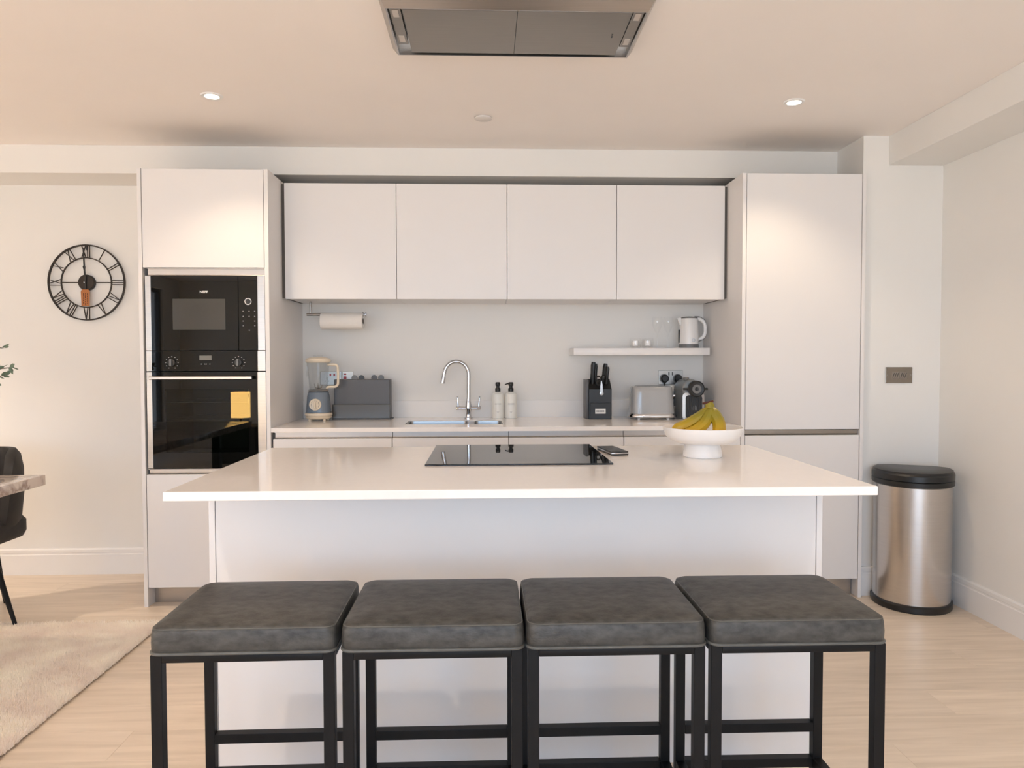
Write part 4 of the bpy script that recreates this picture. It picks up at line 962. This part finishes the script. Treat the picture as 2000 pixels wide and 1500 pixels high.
# flutes
def wine(cx, lab):
    cy = 4.32
    bm = NB(); lathe(bm, [(0.0, 0.0), (0.030, 0.0005), (0.030, 0.002), (0.008, 0.004), (0.0032, 0.010), (0.0028, 0.075), (0.006, 0.088), (0.018, 0.110), (0.0285, 0.140), (0.0305, 0.160), (0.027, 0.186)], (cx, cy, ZS), 36, cap1=False)
    tag(obj('wine_glass', bm, 'glass'), lab, 'wine glass', 'stemmed glasses on the shelf')
wine(1.024, 'clear stemmed wine glass on the shelf, left one next to the tumblers')
wine(1.090, 'clear stemmed wine glass on the shelf, right one next to the kettle')
def tumbler(cx, lab):
    cy = 4.30; t = thing('tumbler', lab, 'glass', (cx, cy, ZS), 'double-walled tumblers on the shelf')
    bm = NB(); lathe(bm, [(0.022, 0.0), (0.030, 0.004), (0.034, 0.03), (0.033, 0.052), (0.032, 0.058)], (cx, cy, ZS), 32, cap1=False); obj('outer_glass', bm, 'glass', t)
    bm = NB(); lathe(bm, [(0.0, 0.011), (0.017, 0.013), (0.0195, 0.03), (0.0195, 0.044), (0.0, 0.044)], (cx, cy, ZS), 24); obj('white_filling', bm, 'ceramic', t)
tumbler(0.889, 'small double-walled glass with white inside, left of the pair on the shelf')
tumbler(0.963, 'small double-walled glass with white inside, right of the pair on the shelf')

# ------------------------------------------------------------------ bin
def dshape(w, d, n=28, back=0.03):
    pts = []
    for i in range(n+1):
        a = PI*i/n
        pts.append((-(w/2)*math.cos(a), -d*math.sin(a)**0.9 if 0 < i < n else 0.0))
    pts += [(w/2-0.012, back), (-w/2+0.012, back)]
    return pts
bcx, bcy, brot = 2.213, 3.690, math.radians(-24)
def dring(w, d, z, back=0.03, tilt=0.0):
    out = []
    for u, v in dshape(w, d, back=back):
        out.append(Vector((bcx+u*math.cos(brot)-v*math.sin(brot), bcy+u*math.sin(brot)+v*math.cos(brot), z+tilt*(v+0.1))))
    return out
bi = thing('pedal_bin', 'tall brushed steel bin with black lid in the corner by the skirting', 'bin', (bcx, bcy, 0))
bm = NB(); rings(bm, [dring(0.375, 0.222, 0.0), dring(0.379, 0.226, 0.005), dring(0.379, 0.226, 0.030), dring(0.368, 0.216, 0.036)]); obj('base', bm, 'black', bi)
bm = NB(); rings(bm, [dring(0.362, 0.210, 0.034), dring(0.364, 0.212, 0.628)]); obj('body', bm, 'steelbin', bi)
bm = NB(); rings(bm, [dring(0.366, 0.214, 0.622), dring(0.379, 0.226, 0.628), dring(0.380, 0.227, 0.650), dring(0.376, 0.223, 0.653), dring(0.380, 0.227, 0.656), dring(0.380, 0.227, 0.682), dring(0.372, 0.219, 0.690)]); obj('lid_collar', bm, 'black', bi)
bm = NB(); rings(bm, [dring(0.370, 0.217, 0.688), dring(0.366, 0.213, 0.698), dring(0.340, 0.190, 0.705), dring(0.24, 0.13, 0.709)]); obj('lid', bm, 'black', bi)

# ------------------------------------------------------------------ dining corner (left)
dt = thing('dining_table', 'dining table with veined marble top at the left edge', 'table', (-2.5, 2.6, 0.03))
bm = NB(); box(bm, -3.05, -1.957, 1.35, 3.300, 0.710, 0.755, bev=0.002); obj('tabletop', bm, 'marble', dt)
for (x, y) in ((-2.16, 1.6), (-2.85, 1.6), (-2.85, 3.05), (-2.40, 3.05)): pbox('leg', 'blackmetal', dt, x-0.03, x+0.03, y-0.03, y+0.03, 0.030, 0.710, bev=0.003)
# rug
RX0, RX1, RY0, RY1 = -3.7, -1.535, 0.75, 3.485
rg = thing('shaggy_rug', 'cream shaggy rug under the dining table at the left', 'rug', ((RX0+RX1)/2, (RY0+RY1)/2, 0))
pbox('backing', 'rugback', rg, RX0+0.01, RX1-0.012, RY0+0.01, RY1-0.01, 0.0005, 0.010, bev=0.002)
def pile():
    import numpy as np
    rng = np.random.default_rng(5); 
    def patch(n, x0, x1, y0, y1):
        return np.column_stack([rng.uniform(x0, x1, n), rng.uniform(y0, y1, n)])
    P = np.vstack([patch(150000, -2.75, RX1, 2.0, RY1), patch(50000, RX0, RX1, RY0, RY1)])
    n = len(P); h = rng.uniform(0.018, 0.032, n)
    clump = np.sin(P[:, 0]*37+np.sin(P[:, 1]*23)*2)*np.cos(P[:, 1]*41+np.sin(P[:, 0]*19)*2)
    ang = rng.uniform(0, 2*np.pi, n)*0.6 + clump*2.2; lean = rng.uniform(0.004, 0.020, n)
    w = rng.uniform(0.0016, 0.0030, n); a2 = rng.uniform(0, 2*np.pi, n)
    V = np.zeros((n, 3, 3)); base = np.column_stack([P, np.full(n, 0.009)])
    off = np.column_stack([np.cos(a2)*w, np.sin(a2)*w, np.zeros(n)])
    V[:, 0] = base-off; V[:, 1] = base+off
    V[:, 2] = base + np.column_stack([np.cos(ang)*lean, np.sin(ang)*lean, h*(0.9+0.12*clump)])
    V = V.reshape(-1, 3) - np.array([(RX0+RX1)/2, (RY0+RY1)/2, 0])
    me = bpy.data.meshes.new('pile'); me.vertices.add(3*n); me.vertices.foreach_set('co', V.ravel())
    me.loops.add(3*n); me.loops.foreach_set('vertex_index', np.arange(3*n)); me.polygons.add(n)
    me.polygons.foreach_set('loop_start', np.arange(0, 3*n, 3)); me.update(calc_edges=True)
    me.materials.append(M['fibre'])
    o = bpy.data.objects.new('pile', me); C.objects.link(o); o.parent = rg; o['kind'] = 'stuff'
pile()
bm = NB(); box(bm, RX0+0.005, RX1-0.006, RY0+0.005, RY1-0.004, 0.008, 0.016); obj('pile_base', bm, 'rug', rg)

# dining chair
def make_chair():
    cx, cy = -2.55, 3.66; z0 = 0.0
    t = thing('dining_chair', 'charcoal upholstered dining chair with splayed black legs behind the marble table', 'chair', (cx, cy, 0.0))
    # wrap-around shell
    bm = NB(); n = 30; R1, R0 = [], []
    def ring_at(z, w, d, th, a0, a1):
        o_, i_ = [], []
        for k in range(n+1):
            a = math.radians(a0+(a1-a0)*k/n); ca, sa = math.cos(a), math.sin(a)
            o_.append(Vector((cx+w*ca, cy+d*sa, z))); i_.append(Vector((cx+(w-th)*ca, cy+(d-th)*sa, z)))
        return o_, i_
    lv = [(0.40, 0.20, 0.19), (0.47, 0.225, 0.215), (0.60, 0.235, 0.235), (0.72, 0.232, 0.245), (0.79, 0.215, 0.245), (0.815, 0.19, 0.24)]
    outs = []
    for j, (z, w, d) in enumerate(lv):
        a0 = (-14, -14, -10, -4, 8, 26)[j]; a1 = 180-a0
        o_, i_ = ring_at(z, w, d, 0.045 if j < 5 else 0.03, a0, a1); outs.append(o_+i_[::-1])
    rings(bm, outs, True, True, True); obj('backrest', bm, 'velvet', t, ang=60)
    bm = NB(); rloft(bm, [(cx, cy-0.02, 0.40, 0.40, 0.10, 0.375), (cx, cy-0.02, 0.43, 0.43, 0.12, 0.40), (cx, cy-0.02, 0.43, 0.43, 0.12, 0.455), (cx, cy-0.02, 0.40, 0.40, 0.11, 0.475)], 8); obj('seat', bm, 'velvet', t, ang=60)
    for sx, sy, fz in ((1, -1, 0.026), (-1, -1, 0.026), (1, 1, 0.0), (-1, 1, 0.0)):
        spl = 0.342 if sy < 0 else 0.045
        bm = NB(); tube(bm, [(cx+sx*(0.165 if sy < 0 else 0.05), cy+sy*0.10, 0.385), (cx+sx*spl, cy+sy*0.197, fz)], [0.017, 0.009], 12); obj('leg', bm, 'blackmetal', t)
make_chair()

# plant with vase on the table
pt = thing('eucalyptus_vase', 'leafy eucalyptus sprigs reaching in from a vase on the table', 'plant', (-2.80, 2.95, 0.755))
bm = NB(); lathe(bm, [(0.0, 0), (0.05, 0), (0.075, 0.05), (0.08, 0.11), (0.05, 0.20), (0.032, 0.25), (0.04, 0.27), (0.034, 0.27), (0.026, 0.25), (0.0, 0.22)], (-2.80, 2.95, 0.755), 32); obj('vase', bm, 'vase', pt)
random.seed(21)
def leaf(bm, p, d, s):
    d = d.normalized(); up = Vector((random.uniform(-1, 1), random.uniform(-1, 1), random.uniform(-.3, 1))).normalized()
    sd = d.cross(up).normalized(); nn = sd.cross(d)
    q = [p, p+d*s*0.3+sd*s*0.24, p+d*s*0.7+sd*s*0.26, p+d*s, p+d*s*0.7-sd*s*0.26, p+d*s*0.3-sd*s*0.24]
    top = [bm.verts.new(v) for v in q]; m1 = bm.verts.new(p+d*s*0.5-nn*s*0.07)
    for i in range(6): bm.faces.new((top[i], top[(i+1) % 6], m1))
tips = [(-1.968, 3.12, 1.235), (-2.02, 3.08, 1.165), (-2.06, 3.20, 1.32), (-2.50, 3.0, 1.45), (-2.70, 3.1, 1.5), (-2.95, 2.8, 1.4), (-3.1, 3.0, 1.25), (-2.8, 2.6, 1.35), (-2.00, 3.12, 1.20)]
for tpz in tips:
    a = Vector((-2.80, 2.95, 1.02)); b = Vector(tpz); mid = (a+b)/2+Vector((0, 0, 0.05))
    P = smooth_path([a, mid, b], 8); bm = NB(); tube(bm, P, [0.0028]*(len(P)-1)+[0.001], 6); s_ = obj('stem', bm, 'twig', pt)
    bm = NB()
    for i in range(4, len(P)):
        d = (P[i]-P[i-1]).normalized()
        for k in range(4):
            v = d + Vector((random.uniform(-1, 1), random.uniform(-1, 1), random.uniform(-1, 1)))*0.9; leaf(bm, P[i].lerp(P[i-1], random.random()), v, random.uniform(0.020, 0.034))
    obj('leaves', bm, 'leaf', s_, smooth=False)['kind'] = 'stuff'

# ------------------------------------------------------------------ room behind the camera (seen only as reflections)
lamp = thing('table_lamp', 'lit table lamp with warm drum shade behind the camera', 'lamp', (-3.08, -1.75, 0.45))
bm = NB(); lathe(bm, [(0.0, 0.0), (0.07, 0.0), (0.07, 0.012), (0.012, 0.02), (0.012, 0.12)], (-3.08, -1.75, 0.45), 24); obj('base', bm, 'black', lamp)
bm = NB(); lathe(bm, [(0.115, 0.10), (0.115, 0.42), (0.113, 0.42), (0.113, 0.10), (0.115, 0.10)], (-3.08, -1.75, 0.45), 40, cap0=False, cap1=False); obj('lamp_shade', bm, 'lampshade', lamp)
bm = NB(); box(bm, -3.33, -2.83, -2.0, -1.5, 0.0, 0.45, bev=0.01); tag(obj('side_table', bm, 'sofa'), 'dark cube side table under the lamp', 'side table')
sf = thing('sofa', 'dark fabric sofa behind the camera', 'sofa', (-1.6, -1.9, 0))
pbox('seat', 'sofa', sf, -2.7, -0.5, -2.35, -1.45, 0.05, 0.44, bev=0.04); pbox('backrest', 'sofa', sf, -2.7, -0.5, -2.60, -2.36, 0.05, 0.82, bev=0.05)
for xa in (-2.70, -0.72): pbox('armrest', 'sofa', sf, xa, xa+0.2, -2.35, -1.45, 0.44, 0.62, bev=0.03)
